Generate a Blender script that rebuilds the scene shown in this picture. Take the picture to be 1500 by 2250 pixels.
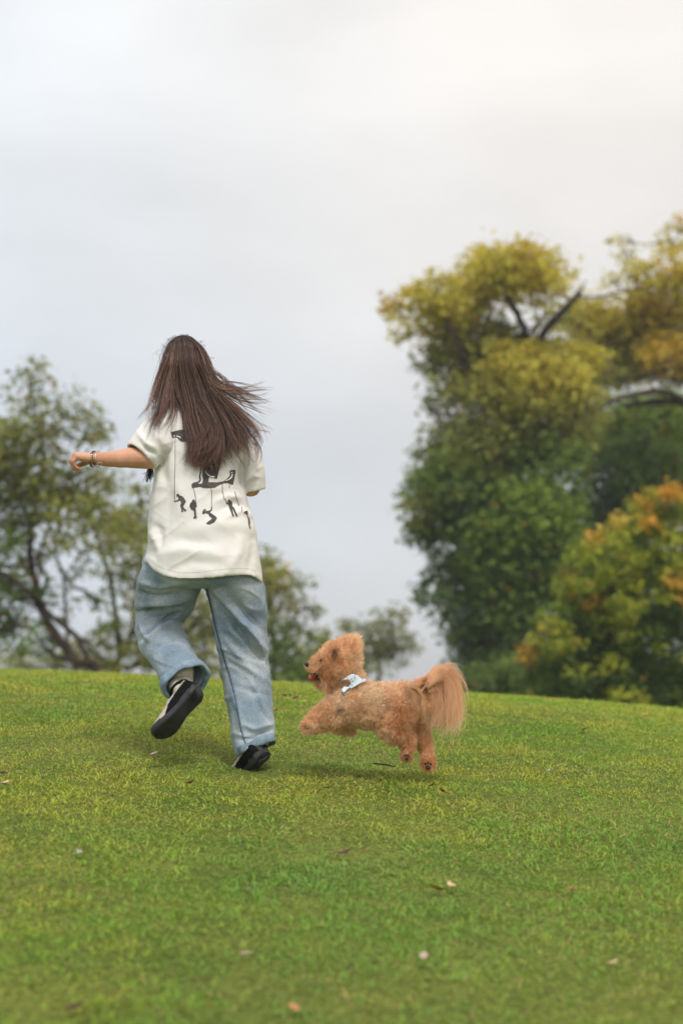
import bpy, bmesh, math, random
import numpy as np
from mathutils import Vector, Matrix
from mathutils.bvhtree import BVHTree
from mathutils.geometry import tessellate_polygon

for o in list(bpy.data.objects):
    bpy.data.objects.remove(o)
scene = bpy.context.scene
COL = scene.collection
random.seed(7)
RNG = np.random.default_rng(11)
R = math.radians

# ------------------------------------------------------------------ camera
PITCH = math.atan(368.0 / 4375.0)
FPX = 4375.0
cam_d = bpy.data.cameras.new('camera')
cam = bpy.data.objects.new('camera', cam_d)
COL.objects.link(cam)
cam.location = (0, 0, 0)
cam.rotation_euler = (math.pi / 2 + PITCH, 0, 0)
cam_d.sensor_fit = 'VERTICAL'
cam_d.sensor_height = 36.0
cam_d.sensor_width = 24.0
cam_d.lens = 70.0
cam_d.clip_start = 0.05
cam_d.clip_end = 3000
cam_d.dof.use_dof = True
cam_d.dof.focus_distance = 7.2
cam_d.dof.aperture_fstop = 2.3
cam_d.dof.aperture_blades = 0
scene.camera = cam

# ------------------------------------------------------------------ world, sun, exposure
SUN_EL, SUN_AZ = 56.0, 165.0          # azimuth: 180 = straight behind the camera, <180 = from the right
world = bpy.data.worlds.new('World')
scene.world = world
world.use_nodes = True
wt = world.node_tree
wt.nodes.clear()


def wn(t, **k):
    n = wt.nodes.new(t)
    for a, b in k.items():
        setattr(n, a, b)
    return n


w_out = wn('ShaderNodeOutputWorld')
w_bg = wn('ShaderNodeBackground')
w_tc = wn('ShaderNodeTexCoord')
w_sep = wn('ShaderNodeSeparateXYZ')
wt.links.new(w_tc.outputs['Generated'], w_sep.inputs[0])
w_sky = wn('ShaderNodeTexSky', sky_type='NISHITA')
w_sky.sun_disc = False
w_sky.sun_elevation = R(SUN_EL)
w_sky.sun_rotation = R(SUN_AZ)
# cloud deck: brighter towards the zenith, as an overcast sky is
w_ramp = wn('ShaderNodeValToRGB')
e = w_ramp.color_ramp.elements
e[0].position = 0.0
e[0].color = (5.6, 5.95, 6.45, 1)
e[1].position = 0.40
e[1].color = (8.6, 8.5, 8.35, 1)
for p_, c_ in ((0.10, (6.0, 6.3, 6.7, 1)), (0.2, (7.1, 7.12, 7.15, 1)), (0.33, (7.85, 7.78, 7.65, 1))):
    q = e.new(p_)
    q.color = c_
wt.links.new(w_sep.outputs['Z'], w_ramp.inputs[0])
# broad tint: thinner (bluer) cloud to the left, warmer cloud to the right
w_mr = wn('ShaderNodeMapRange', interpolation_type='SMOOTHSTEP')
w_mr.inputs['From Min'].default_value = -0.28
w_mr.inputs['From Max'].default_value = 0.14
wt.links.new(w_sep.outputs['X'], w_mr.inputs['Value'])
w_tint = wn('ShaderNodeMix', data_type='RGBA')
w_tint.inputs['A'].default_value = (0.945, 1.0, 1.055, 1)
w_tint.inputs['B'].default_value = (1.045, 1.0, 0.955, 1)
wt.links.new(w_mr.outputs[0], w_tint.inputs['Factor'])
w_mul = wn('ShaderNodeMix', data_type='RGBA', blend_type='MULTIPLY')
w_mul.inputs['Factor'].default_value = 1
wt.links.new(w_ramp.outputs[0], w_mul.inputs['A'])
wt.links.new(w_tint.outputs['Result'], w_mul.inputs['B'])
w_map = wn('ShaderNodeMapping')
w_map.inputs['Scale'].default_value = (5.0, 5.0, 11.0)
w_map.inputs['Location'].default_value = (0.35, 0.2, 0.1)
wt.links.new(w_tc.outputs['Generated'], w_map.inputs[0])
w_noi = wn('ShaderNodeTexNoise')
w_noi.inputs['Scale'].default_value = 1.0
w_noi.inputs['Detail'].default_value = 4.0
w_noi.inputs['Roughness'].default_value = 0.45
wt.links.new(w_map.outputs[0], w_noi.inputs[0])
w_nr = wn('ShaderNodeMapRange')
w_nr.inputs['From Min'].default_value = 0.3
w_nr.inputs['From Max'].default_value = 0.7
w_nr.inputs['To Min'].default_value = 0.89
w_nr.inputs['To Max'].default_value = 1.11
wt.links.new(w_noi.outputs[0], w_nr.inputs['Value'])
w_mul2 = wn('ShaderNodeMix', data_type='RGBA', blend_type='MULTIPLY')
w_mul2.inputs['Factor'].default_value = 1
wt.links.new(w_mul.outputs['Result'], w_mul2.inputs['A'])
wt.links.new(w_nr.outputs[0], w_mul2.inputs['B'])
w_mix = wn('ShaderNodeMix', data_type='RGBA')
w_mix.inputs['Factor'].default_value = 0.92       # cloud cover over the clear sky
wt.links.new(w_sky.outputs[0], w_mix.inputs['A'])
wt.links.new(w_mul2.outputs['Result'], w_mix.inputs['B'])
wt.links.new(w_mix.outputs['Result'], w_bg.inputs['Color'])
w_bg.inputs['Strength'].default_value = 0.0755
wt.links.new(w_bg.outputs[0], w_out.inputs[0])

sun_d = bpy.data.lights.new('sun', 'SUN')
sun = bpy.data.objects.new('sun', sun_d)
COL.objects.link(sun)
sun_d.energy = 1.5
sun_d.angle = R(15)
sun_d.color = (1.0, 0.965, 0.91)
el, az = R(SUN_EL), R(SUN_AZ)
sdir = Vector((math.sin(az) * math.cos(el), math.cos(az) * math.cos(el), math.sin(el)))
sun.rotation_euler = (-sdir).to_track_quat('-Z', 'Y').to_euler()

vs = scene.view_settings
vs.view_transform = 'Standard'
vs.look = 'None'
vs.gamma = 1
vs.use_curve_mapping = False
vs.exposure = 0.70
scene.render.engine = 'CYCLES'
scene.render.resolution_x = 682
scene.render.resolution_y = 1024
scene.cycles.max_bounces = 6
scene.cycles.diffuse_bounces = 3
scene.cycles.glossy_bounces = 2
scene.cycles.transmission_bounces = 3
scene.cycles.transparent_max_bounces = 4

# ------------------------------------------------------------------ geometry helpers
FWD = np.array([0, math.cos(PITCH), math.sin(PITCH)])
UP = np.array([0, -math.sin(PITCH), math.cos(PITCH)])
RT = np.array([1.0, 0, 0])


def P(px, py, d):
    """point seen at photo pixel (px,py) standing d metres away"""
    return FWD * d + RT * ((px - 750.0) / FPX * d) + UP * ((1125.0 - py) / FPX * d)


def PV(px, py, d):
    px, py, d = np.asarray(px, float), np.asarray(py, float), np.asarray(d, float)
    return FWD * d[..., None] + RT * ((px - 750.0) / FPX * d)[..., None] + UP * ((1125.0 - py) / FPX * d)[..., None]


def proj(V):
    d = V @ FWD
    return 750 + V @ RT / d * FPX, 1125 - V @ UP / d * FPX, d


def nrm(v):
    v = np.asarray(v, float)
    return v / np.maximum(np.linalg.norm(v, axis=-1, keepdims=True), 1e-9)


def vnoise(Pn, seed=0):
    """smooth value noise in [-1,1], vectorised"""
    Pn = np.asarray(Pn, float)
    i = np.floor(Pn).astype(np.int64)
    f = Pn - i
    f = f * f * (3 - 2 * f)
    out = np.zeros(len(Pn))
    for dx in (0, 1):
        for dy in (0, 1):
            for dz in (0, 1):
                h = (i[:, 0] + dx) * 374761393 + (i[:, 1] + dy) * 668265263 + (i[:, 2] + dz) * 2147483647 + seed * 1274126177
                h = (h ^ (h >> 13)) * 1274126177
                h = (h ^ (h >> 16)) & 0xFFFF
                w = (f[:, 0] if dx else 1 - f[:, 0]) * (f[:, 1] if dy else 1 - f[:, 1]) * (f[:, 2] if dz else 1 - f[:, 2])
                out += w * (h / 32767.5 - 1.0)
    return out


def mk(name, V, F, mat, parent=None, col=None, smooth=True, offset=None):
    """one mesh object from arrays; F is (M,k) array or list of lists"""
    V = np.asarray(V, np.float32)
    me = bpy.data.meshes.new(name)
    if isinstance(F, np.ndarray):
        M, k = F.shape
        me.vertices.add(len(V))
        me.vertices.foreach_set('co', V.ravel())
        me.loops.add(M * k)
        me.loops.foreach_set('vertex_index', F.astype(np.int32).ravel())
        me.polygons.add(M)
        me.polygons.foreach_set('loop_start', np.arange(0, M * k, k, dtype=np.int32))
        me.update(calc_edges=True)
    else:
        me.from_pydata([tuple(map(float, v)) for v in V], [], [tuple(map(int, f)) for f in F])
        me.update()
    if smooth:
        me.polygons.foreach_set('use_smooth', np.ones(len(me.polygons), dtype=bool))
    if col is not None:
        a = me.color_attributes.new('Col', 'FLOAT_COLOR', 'POINT')
        c = np.ones((len(V), 4), np.float32)
        c[:, :3] = col
        a.data.foreach_set('color', c.ravel())
    if mat is not None:
        me.materials.append(mat)
    o = bpy.data.objects.new(name, me)
    COL.objects.link(o)
    if parent is not None:
        o.parent = parent
        if parent.parent is None and offset is None:
            o.location = -Vector(parent.location)
    return o


def empty(name, loc):
    o = bpy.data.objects.new(name, None)
    o.location = tuple(map(float, loc))
    o.empty_display_size = 0.1
    COL.objects.link(o)
    return o


def tag(o, label=None, cat=None, group=None, kind=None):
    if label: o['label'] = label
    if cat: o['category'] = cat
    if group: o['group'] = group
    if kind: o['kind'] = kind
    return o


class MB:
    def __init__(s):
        s.V, s.F, s.n = [], [], 0

    def add(s, V, F):
        s.V.append(np.asarray(V, float))
        s.F += [[i + s.n for i in f] for f in F]
        s.n += len(V)

    def arrays(s):
        return np.vstack(s.V), s.F


def ring_loft(rings, cap0=True, cap1=True):
    """rings: list of (n,3) arrays -> closed quads"""
    n = len(rings[0])
    V = np.vstack(rings)
    F = []
    for i in range(len(rings) - 1):
        a, b = i * n, (i + 1) * n
        for j in range(n):
            k = (j + 1) % n
            F.append([a + j, a + k, b + k, b + j])
    if cap0:
        F.append(list(range(n))[::-1])
    if cap1:
        F.append([(len(rings) - 1) * n + j for j in range(n)])
    return V, F


def frames(path):
    path = np.asarray(path, float)
    t = np.gradient(path, axis=0)
    return nrm(t)


def tube(path, rad, n=8, hint=None, rv=None, cap=True):
    """tapered tube; hint = direction of first radius, rv = second radius"""
    path = np.asarray(path, float)
    T = frames(path)
    rad = np.broadcast_to(np.asarray(rad, float), (len(path),))
    rv_ = rad if rv is None else np.broadcast_to(np.asarray(rv, float), (len(path),))
    h = np.array([0.31, 0.2, 0.93]) if hint is None else np.asarray(hint, float)
    rings = []
    a = np.linspace(0, 2 * math.pi, n, endpoint=False)
    for p, t, r1, r2 in zip(path, T, rad, rv_):
        u = nrm(h - t * (h @ t))
        v = np.cross(t, u)
        rings.append(p + np.outer(np.cos(a) * r1, u) + np.outer(np.sin(a) * r2, v))
        if hint is None:
            h = u
    return ring_loft(rings, cap, cap)


def capsule(p0, p1, r0, r1, n=14, m=5):
    p0, p1 = np.asarray(p0, float), np.asarray(p1, float)
    ax = p1 - p0
    L = np.linalg.norm(ax)
    t = ax / max(L, 1e-9) if L > 1e-6 else np.array([0, 0, 1.0])
    h = np.array([0.9, 0.1, 0.3]) if abs(t[0]) < 0.8 else np.array([0.1, 0.2, 0.95])
    u = nrm(h - t * (h @ t))
    v = np.cross(t, u)
    a = np.linspace(0, 2 * math.pi, n, endpoint=False)
    c = np.outer(np.cos(a), u) + np.outer(np.sin(a), v)
    rings = []
    for k in range(m):
        th = (k + 0.15) / m * math.pi / 2
        rings.append(p0 - t * r0 * math.cos(th) + c * r0 * math.sin(th))
    for k in range(m):
        th = math.pi / 2 * (1 - (k + 0.0) / m)
        rings.append(p1 + t * r1 * math.cos(th) + c * r1 * max(math.sin(th), 0.1))
    return ring_loft(rings)


def ellipsoid(c, r, rot=None, n=20, m=12):
    rot = np.eye(3) if rot is None else rot
    a = np.linspace(0, 2 * math.pi, n, endpoint=False)
    rings = []
    for k in range(1, m):
        th = math.pi * k / m
        p = np.stack([np.cos(a) * math.sin(th) * r[0], np.sin(a) * math.sin(th) * r[1], np.full(n, -math.cos(th) * r[2])], 1)
        rings.append(np.asarray(c) + p @ rot.T)
    return ring_loft(rings)


def evaluated(V, F, mods):
    me = bpy.data.meshes.new('tmp')
    me.from_pydata([tuple(v) for v in np.asarray(V, float)], [], [tuple(f) for f in F])
    me.update()
    bm = bmesh.new()
    bm.from_mesh(me)
    bmesh.ops.recalc_face_normals(bm, faces=bm.faces)
    bm.to_mesh(me)
    bm.free()
    o = bpy.data.objects.new('tmp', me)
    COL.objects.link(o)
    for t, kw in mods:
        m = o.modifiers.new(t, t)
        for a, b in kw.items():
            setattr(m, a, b)
    dg = bpy.context.evaluated_depsgraph_get()
    dg.update()
    me2 = bpy.data.meshes.new_from_object(o.evaluated_get(dg))
    nv = len(me2.vertices)
    V2 = np.zeros(nv * 3, np.float32)
    me2.vertices.foreach_get('co', V2)
    N2 = np.zeros(nv * 3, np.float32)
    me2.vertex_normals.foreach_get('vector', N2)
    F2 = [list(p.vertices) for p in me2.polygons]
    bpy.data.objects.remove(o)
    bpy.data.meshes.remove(me)
    bpy.data.meshes.remove(me2)
    return V2.reshape(-1, 3).astype(float), F2, N2.reshape(-1, 3).astype(float)


def remesh(V, F, voxel, smooth=6, fac=0.5, solid=None):
    mods = []
    if solid:
        mods.append(('SOLIDIFY', dict(thickness=solid, offset=-1.0)))
    mods.append(('REMESH', dict(mode='VOXEL', voxel_size=voxel)))
    if smooth:
        mods.append(('SMOOTH', dict(factor=fac, iterations=smooth)))
    return evaluated(V, F, mods)


def bvh_of(V, F):
    return BVHTree.FromPolygons([tuple(v) for v in V], F)


def hit(bvh, px, py):
    d = Vector(nrm(P(px, py, 1.0)))
    loc, n, i, dist = bvh.ray_cast(Vector((0, 0, 0)), d)
    if loc is None:
        return None, None
    n = np.array(n)
    if n @ np.array(d) > 0:
        n = -n
    return np.array(loc), n


def decal(name, poly, bvh, off, mat, parent, maxlen=5.0):
    """flat print: a polygon drawn on the cloth surface"""
    bm = bmesh.new()
    vs_ = [bm.verts.new((x, y, 0)) for x, y in poly]
    try:
        bm.faces.new(vs_)
    except ValueError:
        pass
    bm.normal_update()
    bmesh.ops.triangulate(bm, faces=bm.faces)
    for _ in range(6):
        es = [e_ for e_ in bm.edges if e_.calc_length() > maxlen]
        if not es:
            break
        bmesh.ops.subdivide_edges(bm, edges=es, cuts=1)
        bmesh.ops.triangulate(bm, faces=bm.faces)
    bm.verts.index_update()
    V = []
    ok = True
    last = None
    for v in bm.verts:
        l, n = hit(bvh, v.co.x, v.co.y)
        if l is None:
            l = last
            if l is None:
                l = P(v.co.x, v.co.y, 7.25)
            n = np.array([0, -1.0, 0])
        else:
            last = l
        V.append(l + n * off)
    F = [[v.index for v in f.verts] for f in bm.faces]
    bm.free()
    # faces towards the camera
    return V, F


def ribbon_poly(pts, w):
    pts = np.asarray(pts, float)
    t = nrm(np.gradient(pts, axis=0))
    n = np.stack([-t[:, 1], t[:, 0]], 1) * w / 2
    return [tuple(p) for p in pts + n] + [tuple(p) for p in (pts - n)[::-1]]


def spline(pts, n):
    """Catmull-Rom resample"""
    pts = np.asarray(pts, float)
    p = np.vstack([2 * pts[0] - pts[1], pts, 2 * pts[-1] - pts[-2]])
    m = len(pts) - 1
    t = np.linspace(0, m - 1e-6, n)
    i = t.astype(int)
    f = (t - i)[:, None]
    a, b, c, d = p[i], p[i + 1], p[i + 2], p[i + 3]
    return 0.5 * (2 * b + (c - a) * f + (2 * a - 5 * b + 4 * c - d) * f ** 2 + (3 * b - a - 3 * c + d) * f ** 3)


def strands(paths, rad, nside=3):
    """paths (N,K,3); rad (K,) -> thin tubes as arrays"""
    N, K, _ = paths.shape
    T = nrm(np.gradient(paths, axis=1))
    h = np.array([0.23, 0.61, 0.37])
    u = nrm(np.cross(T, h))
    v = np.cross(T, u)
    rad = np.broadcast_to(rad, (N, K))[..., None]
    if nside == 2:
        rings = np.stack([paths + u * rad, paths - u * rad], 2)
    else:
        rings = np.stack([paths + (u * math.cos(a) + v * math.sin(a)) * rad for a in np.linspace(0, 2 * math.pi, nside, endpoint=False)], 2)
    S = rings.shape[2]
    V = rings.reshape(-1, 3)
    base = (np.arange(N)[:, None, None] * K + np.arange(K - 1)[None, :, None]) * S
    if S == 2:
        F = np.concatenate([base, base + 1, base + 3, base + 2], 2).reshape(-1, 4)
    else:
        j = np.arange(S)
        k = (j + 1) % S
        F = np.stack([base + j, base + k, base + S + k, base + S + j], 3).reshape(-1, 4)
    return V, F


# ------------------------------------------------------------------ materials
def mat_new(name):
    m = bpy.data.materials.new(name)
    m.use_nodes = True
    nt = m.node_tree
    return m, nt, nt.nodes['Principled BSDF']


def nd(nt, t, **k):
    n = nt.nodes.new(t)
    for a, b in k.items():
        setattr(n, a, b)
    return n


def noise_col(nt, c1, c2, scale, lo=0.35, hi=0.65, detail=4, vec=None, rough=0.55):
    n = nd(nt, 'ShaderNodeTexNoise')
    n.inputs['Scale'].default_value = scale
    n.inputs['Detail'].default_value = detail
    n.inputs['Roughness'].default_value = rough
    if vec is not None:
        nt.links.new(vec, n.inputs['Vector'])
    r = nd(nt, 'ShaderNodeValToRGB')
    r.color_ramp.elements[0].position = lo
    r.color_ramp.elements[0].color = (*c1, 1)
    r.color_ramp.elements[1].position = hi
    r.color_ramp.elements[1].color = (*c2, 1)
    nt.links.new(n.outputs[0], r.inputs[0])
    return r.outputs[0]


def bump(nt, b, scale, strength, dist=0.002, vec=None, detail=3):
    n = nd(nt, 'ShaderNodeTexNoise')
    n.inputs['Scale'].default_value = scale
    n.inputs['Detail'].default_value = detail
    if vec is not None:
        nt.links.new(vec, n.inputs['Vector'])
    bp = nd(nt, 'ShaderNodeBump')
    bp.inputs['Strength'].default_value = strength
    bp.inputs['Distance'].default_value = dist
    nt.links.new(n.outputs[0], bp.inputs['Height'])
    nt.links.new(bp.outputs[0], b.inputs['Normal'])
    return bp


def simple(name, c1, c2=None, scale=40, rough=0.7, spec=0.3, bs=0, bstr=0.3, bd=0.001, metal=0):
    m, nt, b = mat_new(name)
    b.inputs['Roughness'].default_value = rough
    b.inputs['Specular IOR Level'].default_value = spec
    b.inputs['Metallic'].default_value = metal
    tc = nd(nt, 'ShaderNodeTexCoord')
    if c2 is None:
        c2 = tuple(x * 0.85 for x in c1)
    nt.links.new(noise_col(nt, c1, c2, scale, vec=tc.outputs['Object']), b.inputs['Base Color'])
    if bs:
        bump(nt, b, bs, bstr, bd, vec=tc.outputs['Object'])
    return m


def leafy(name, trans=0.35, rough=0.55, spec=0.25):
    """colour from the mesh attribute, thin leaf letting light through"""
    m, nt, b = mat_new(name)
    at = nd(nt, 'ShaderNodeAttribute', attribute_name='Col')
    nt.links.new(at.outputs['Color'], b.inputs['Base Color'])
    b.inputs['Roughness'].default_value = rough
    b.inputs['Specular IOR Level'].default_value = spec
    tr = nd(nt, 'ShaderNodeBsdfTranslucent')
    nt.links.new(at.outputs['Color'], tr.inputs['Color'])
    mx = nd(nt, 'ShaderNodeMixShader')
    mx.inputs[0].default_value = trans
    nt.links.new(b.outputs[0], mx.inputs[1])
    nt.links.new(tr.outputs[0], mx.inputs[2])
    nt.links.new(mx.outputs[0], nt.nodes['Material Output'].inputs['Surface'])
    return m


M = {}
M['grass'] = leafy('grass_blade', 0.30, 0.6, 0.2)
M['leaf'] = leafy('tree_leaf', 0.42, 0.55, 0.2)
M['hair'] = leafy('hair_strand', 0.10, 0.46, 0.4)
M['fur'] = leafy('dog_fur', 0.45, 0.75, 0.1)
M['bark'] = simple('bark', (0.030, 0.021, 0.017), (0.075, 0.053, 0.042), 6, 0.9, 0.1, 30, 0.6, 0.02)
M['skin'] = simple('skin', (0.54, 0.270, 0.160), (0.62, 0.325, 0.205), 14, 0.5, 0.35, 260, 0.08, 0.0005)
M['skin'].node_tree.nodes['Principled BSDF'].inputs['Subsurface Weight'].default_value = 0.12
M['skin'].node_tree.nodes['Principled BSDF'].inputs['Subsurface Radius'].default_value = (0.01, 0.004, 0.002)
M['cotton'] = simple('cream_cotton', (0.715, 0.685, 0.645), (0.755, 0.732, 0.70), 5, 0.9, 0.1, 420, 0.12, 0.0006)
M['print'] = simple('dark_print_ink', (0.068, 0.058, 0.056), (0.105, 0.09, 0.086), 60, 0.75, 0.2)
M['thread'] = simple('pale_thread', (0.84, 0.80, 0.68), None, 80, 0.9, 0.1)
M['sole'] = simple('black_rubber', (0.020, 0.020, 0.021), (0.038, 0.038, 0.040), 30, 0.62, 0.35, 150, 0.25, 0.001)
M['shoe_black'] = simple('black_suede', (0.006, 0.006, 0.007), (0.012, 0.012, 0.013), 60, 0.95, 0.08, 300, 0.2, 0.0006)
M['shoe_tan'] = simple('pale_suede', (0.40, 0.345, 0.29), (0.50, 0.44, 0.38), 40, 0.95, 0.08, 300, 0.2, 0.0006)
M['sock'] = simple('cream_sock', (0.62, 0.57, 0.46), None, 60, 0.95, 0.08, 350, 0.3, 0.001)
M['gold'] = simple('gold_print', (0.75, 0.42, 0.12), None, 20, 0.4, 0.5)
M['steel'] = simple('steel', (0.55, 0.55, 0.53), None, 50, 0.3, 0.5, metal=1.0)
M['rose'] = simple('rose_metal', (0.78, 0.56, 0.46), None, 50, 0.28, 0.5, metal=1.0)
M['dark_metal'] = simple('dark_metal', (0.05, 0.05, 0.055), None, 50, 0.35, 0.5, metal=0.6)
M['nose'] = simple('black_nose', (0.010, 0.009, 0.010), None, 60, 0.3, 0.5, 200, 0.2)
M['mouth'] = simple('dark_mouth', (0.030, 0.012, 0.010), None, 60, 0.5, 0.4)
M['tongue'] = simple('red_tongue', (0.50, 0.055, 0.035), (0.60, 0.09, 0.06), 60, 0.4, 0.5)
M['pad'] = simple('dark_pad', (0.035, 0.024, 0.022), None, 60, 0.7, 0.2, 200, 0.3)
M['eye'] = simple('dark_eye', (0.012, 0.008, 0.006), None, 60, 0.08, 0.6)
M['white_eye'] = simple('white_eye', (0.7, 0.68, 0.65), None, 60, 0.2, 0.5)
M['buckle'] = simple('blue_grey_trim', (0.10, 0.14, 0.22), None, 60, 0.5, 0.3)


def denim():
    m, nt, b = mat_new('light_blue_denim')
    b.inputs['Roughness'].default_value = 0.92
    b.inputs['Specular IOR Level'].default_value = 0.08
    tc = nd(nt, 'ShaderNodeTexCoord')
    big = noise_col(nt, (0.205, 0.265, 0.325), (0.42, 0.465, 0.50), 7.0, 0.36, 0.66, 4, tc.outputs['Object'])
    mp = nd(nt, 'ShaderNodeMapping')
    mp.inputs['Scale'].default_value = (520, 520, 120)
    nt.links.new(tc.outputs['Object'], mp.inputs[0])
    fine = noise_col(nt, (0.72, 0.76, 0.80), (1.25, 1.22, 1.18), 1.0, 0.36, 0.64, 2, mp.outputs[0])
    mx = nd(nt, 'ShaderNodeMix', data_type='RGBA', blend_type='MULTIPLY')
    mx.inputs['Factor'].default_value = 1
    nt.links.new(big, mx.inputs['A'])
    nt.links.new(fine, mx.inputs['B'])
    nt.links.new(mx.outputs['Result'], b.inputs['Base Color'])
    bump(nt, b, 1.0, 0.25, 0.0008, mp.outputs[0], 2)
    return m


M['denim'] = denim()
M['denim_dark'] = simple('dark_denim', (0.045, 0.085, 0.15), (0.09, 0.14, 0.205), 90, 0.92, 0.08, 500, 0.3, 0.0008)
M['denim_cuff'] = simple('turned_denim', (0.15, 0.215, 0.28), (0.27, 0.345, 0.405), 30, 0.92, 0.08, 500, 0.3, 0.0008)


def harness_mat():
    m, nt, b = mat_new('printed_harness')
    b.inputs['Roughness'].default_value = 0.8
    tc = nd(nt, 'ShaderNodeTexCoord')
    base = noise_col(nt, (0.50, 0.64, 0.80), (0.80, 0.83, 0.86), 30, 0.4, 0.6, 2, tc.outputs['Object'])
    v = nd(nt, 'ShaderNodeTexVoronoi')
    v.inputs['Scale'].default_value = 85
    nt.links.new(tc.outputs['Object'], v.inputs['Vector'])
    r = nd(nt, 'ShaderNodeValToRGB')
    r.color_ramp.elements[0].position = 0.20
    r.color_ramp.elements[0].color = (1, 1, 1, 1)
    r.color_ramp.elements[1].position = 0.30
    r.color_ramp.elements[1].color = (0, 0, 0, 1)
    nt.links.new(v.outputs['Distance'], r.inputs[0])
    dots = nd(nt, 'ShaderNodeValToRGB')
    dots.color_ramp.elements[0].color = (0.12, 0.18, 0.40, 1)
    dots.color_ramp.elements[1].color = (0.45, 0.16, 0.22, 1)
    nt.links.new(v.outputs['Color'], dots.inputs[0])
    mx = nd(nt, 'ShaderNodeMix', data_type='RGBA')
    nt.links.new(r.outputs[0], mx.inputs['Factor'])
    nt.links.new(base, mx.inputs['A'])
    nt.links.new(dots.outputs[0], mx.inputs['B'])
    nt.links.new(mx.outputs['Result'], b.inputs['Base Color'])
    return m


M['harness'] = harness_mat()


def ground_mat():
    m, nt, b = mat_new('lawn_soil')
    b.inputs['Roughness'].default_value = 0.95
    b.inputs['Specular IOR Level'].default_value = 0.05
    tc = nd(nt, 'ShaderNodeTexCoord')
    a = noise_col(nt, (0.10, 0.145, 0.032), (0.20, 0.215, 0.05), 1.6, 0.35, 0.65, 8, tc.outputs['Object'], 0.7)
    c = noise_col(nt, (0.45, 0.45, 0.42), (1.25, 1.2, 1.1), 60, 0.35, 0.65, 4, tc.outputs['Object'])
    mx = nd(nt, 'ShaderNodeMix', data_type='RGBA', blend_type='MULTIPLY')
    mx.inputs['Factor'].default_value = 1
    nt.links.new(a, mx.inputs['A'])
    nt.links.new(c, mx.inputs['B'])
    nt.links.new(mx.outputs['Result'], b.inputs['Base Color'])
    bump(nt, b, 90, 0.8, 0.02, tc.outputs['Object'])
    return m


M['ground'] = ground_mat()


# ------------------------------------------------------------------ ground
def gz(x, y):
    x, y = np.asarray(x, float), np.asarray(y, float)
    k = 0.0334
    s0 = 0.105
    z = -1.11 + s0 * np.minimum(y, 9.0)
    t = np.clip(y - 9.0, 0, 10.5)
    z = z + s0 * t - 0.5 * k * t * t
    slope_end = s0 - k * 10.5
    t2 = np.clip(y - 19.5, 0, 8)
    z = z + slope_end * t2 - 0.5 * (slope_end / 8) * t2 * t2
    xc = 6 * np.tanh(x / 6)
    fade = np.clip(1 - (y - 25) / 30, 0, 1)
    z = z + (-0.059 * xc - 0.006 * xc * xc - 0.042 * np.clip((y - 8) / 4, 0, 1)) * fade * np.clip(y / 6, 0, 1)
    z = z + 0.007 * np.sin(x * 2.1 + 0.7 * y) * np.sin(y * 1.3 + 0.5)
    return z


def ground_hit(px, py):
    d0 = nrm(P(px, py, 1.0))
    t = np.linspace(2.5, 16, 3000)
    q = t[:, None] * d0
    below = q[:, 2] < gz(q[:, 0], q[:, 1])
    i = np.argmax(below)
    return q[i]


xs = np.concatenate([np.linspace(-900, -12, 14), np.linspace(-11, 11, 111), np.linspace(12, 900, 14)])
ys = np.concatenate([np.linspace(-60, -1, 8), np.linspace(0, 34, 171), np.linspace(36, 80, 20), np.array([120, 250, 500, 900, 1500])])
GX, GY = np.meshgrid(xs, ys)
GV = np.stack([GX.ravel(), GY.ravel(), gz(GX.ravel(), GY.ravel())], 1)
nx, ny = len(xs), len(ys)
ii = (np.arange(ny - 1)[:, None] * nx + np.arange(nx - 1)[None, :]).ravel()
GF = np.stack([ii, ii + 1, ii + nx + 1, ii + nx], 1)
tag(mk('ground', GV, GF, M['ground']), 'grassy hillside ground rising to a rounded crest', 'ground', kind='structure')


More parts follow.
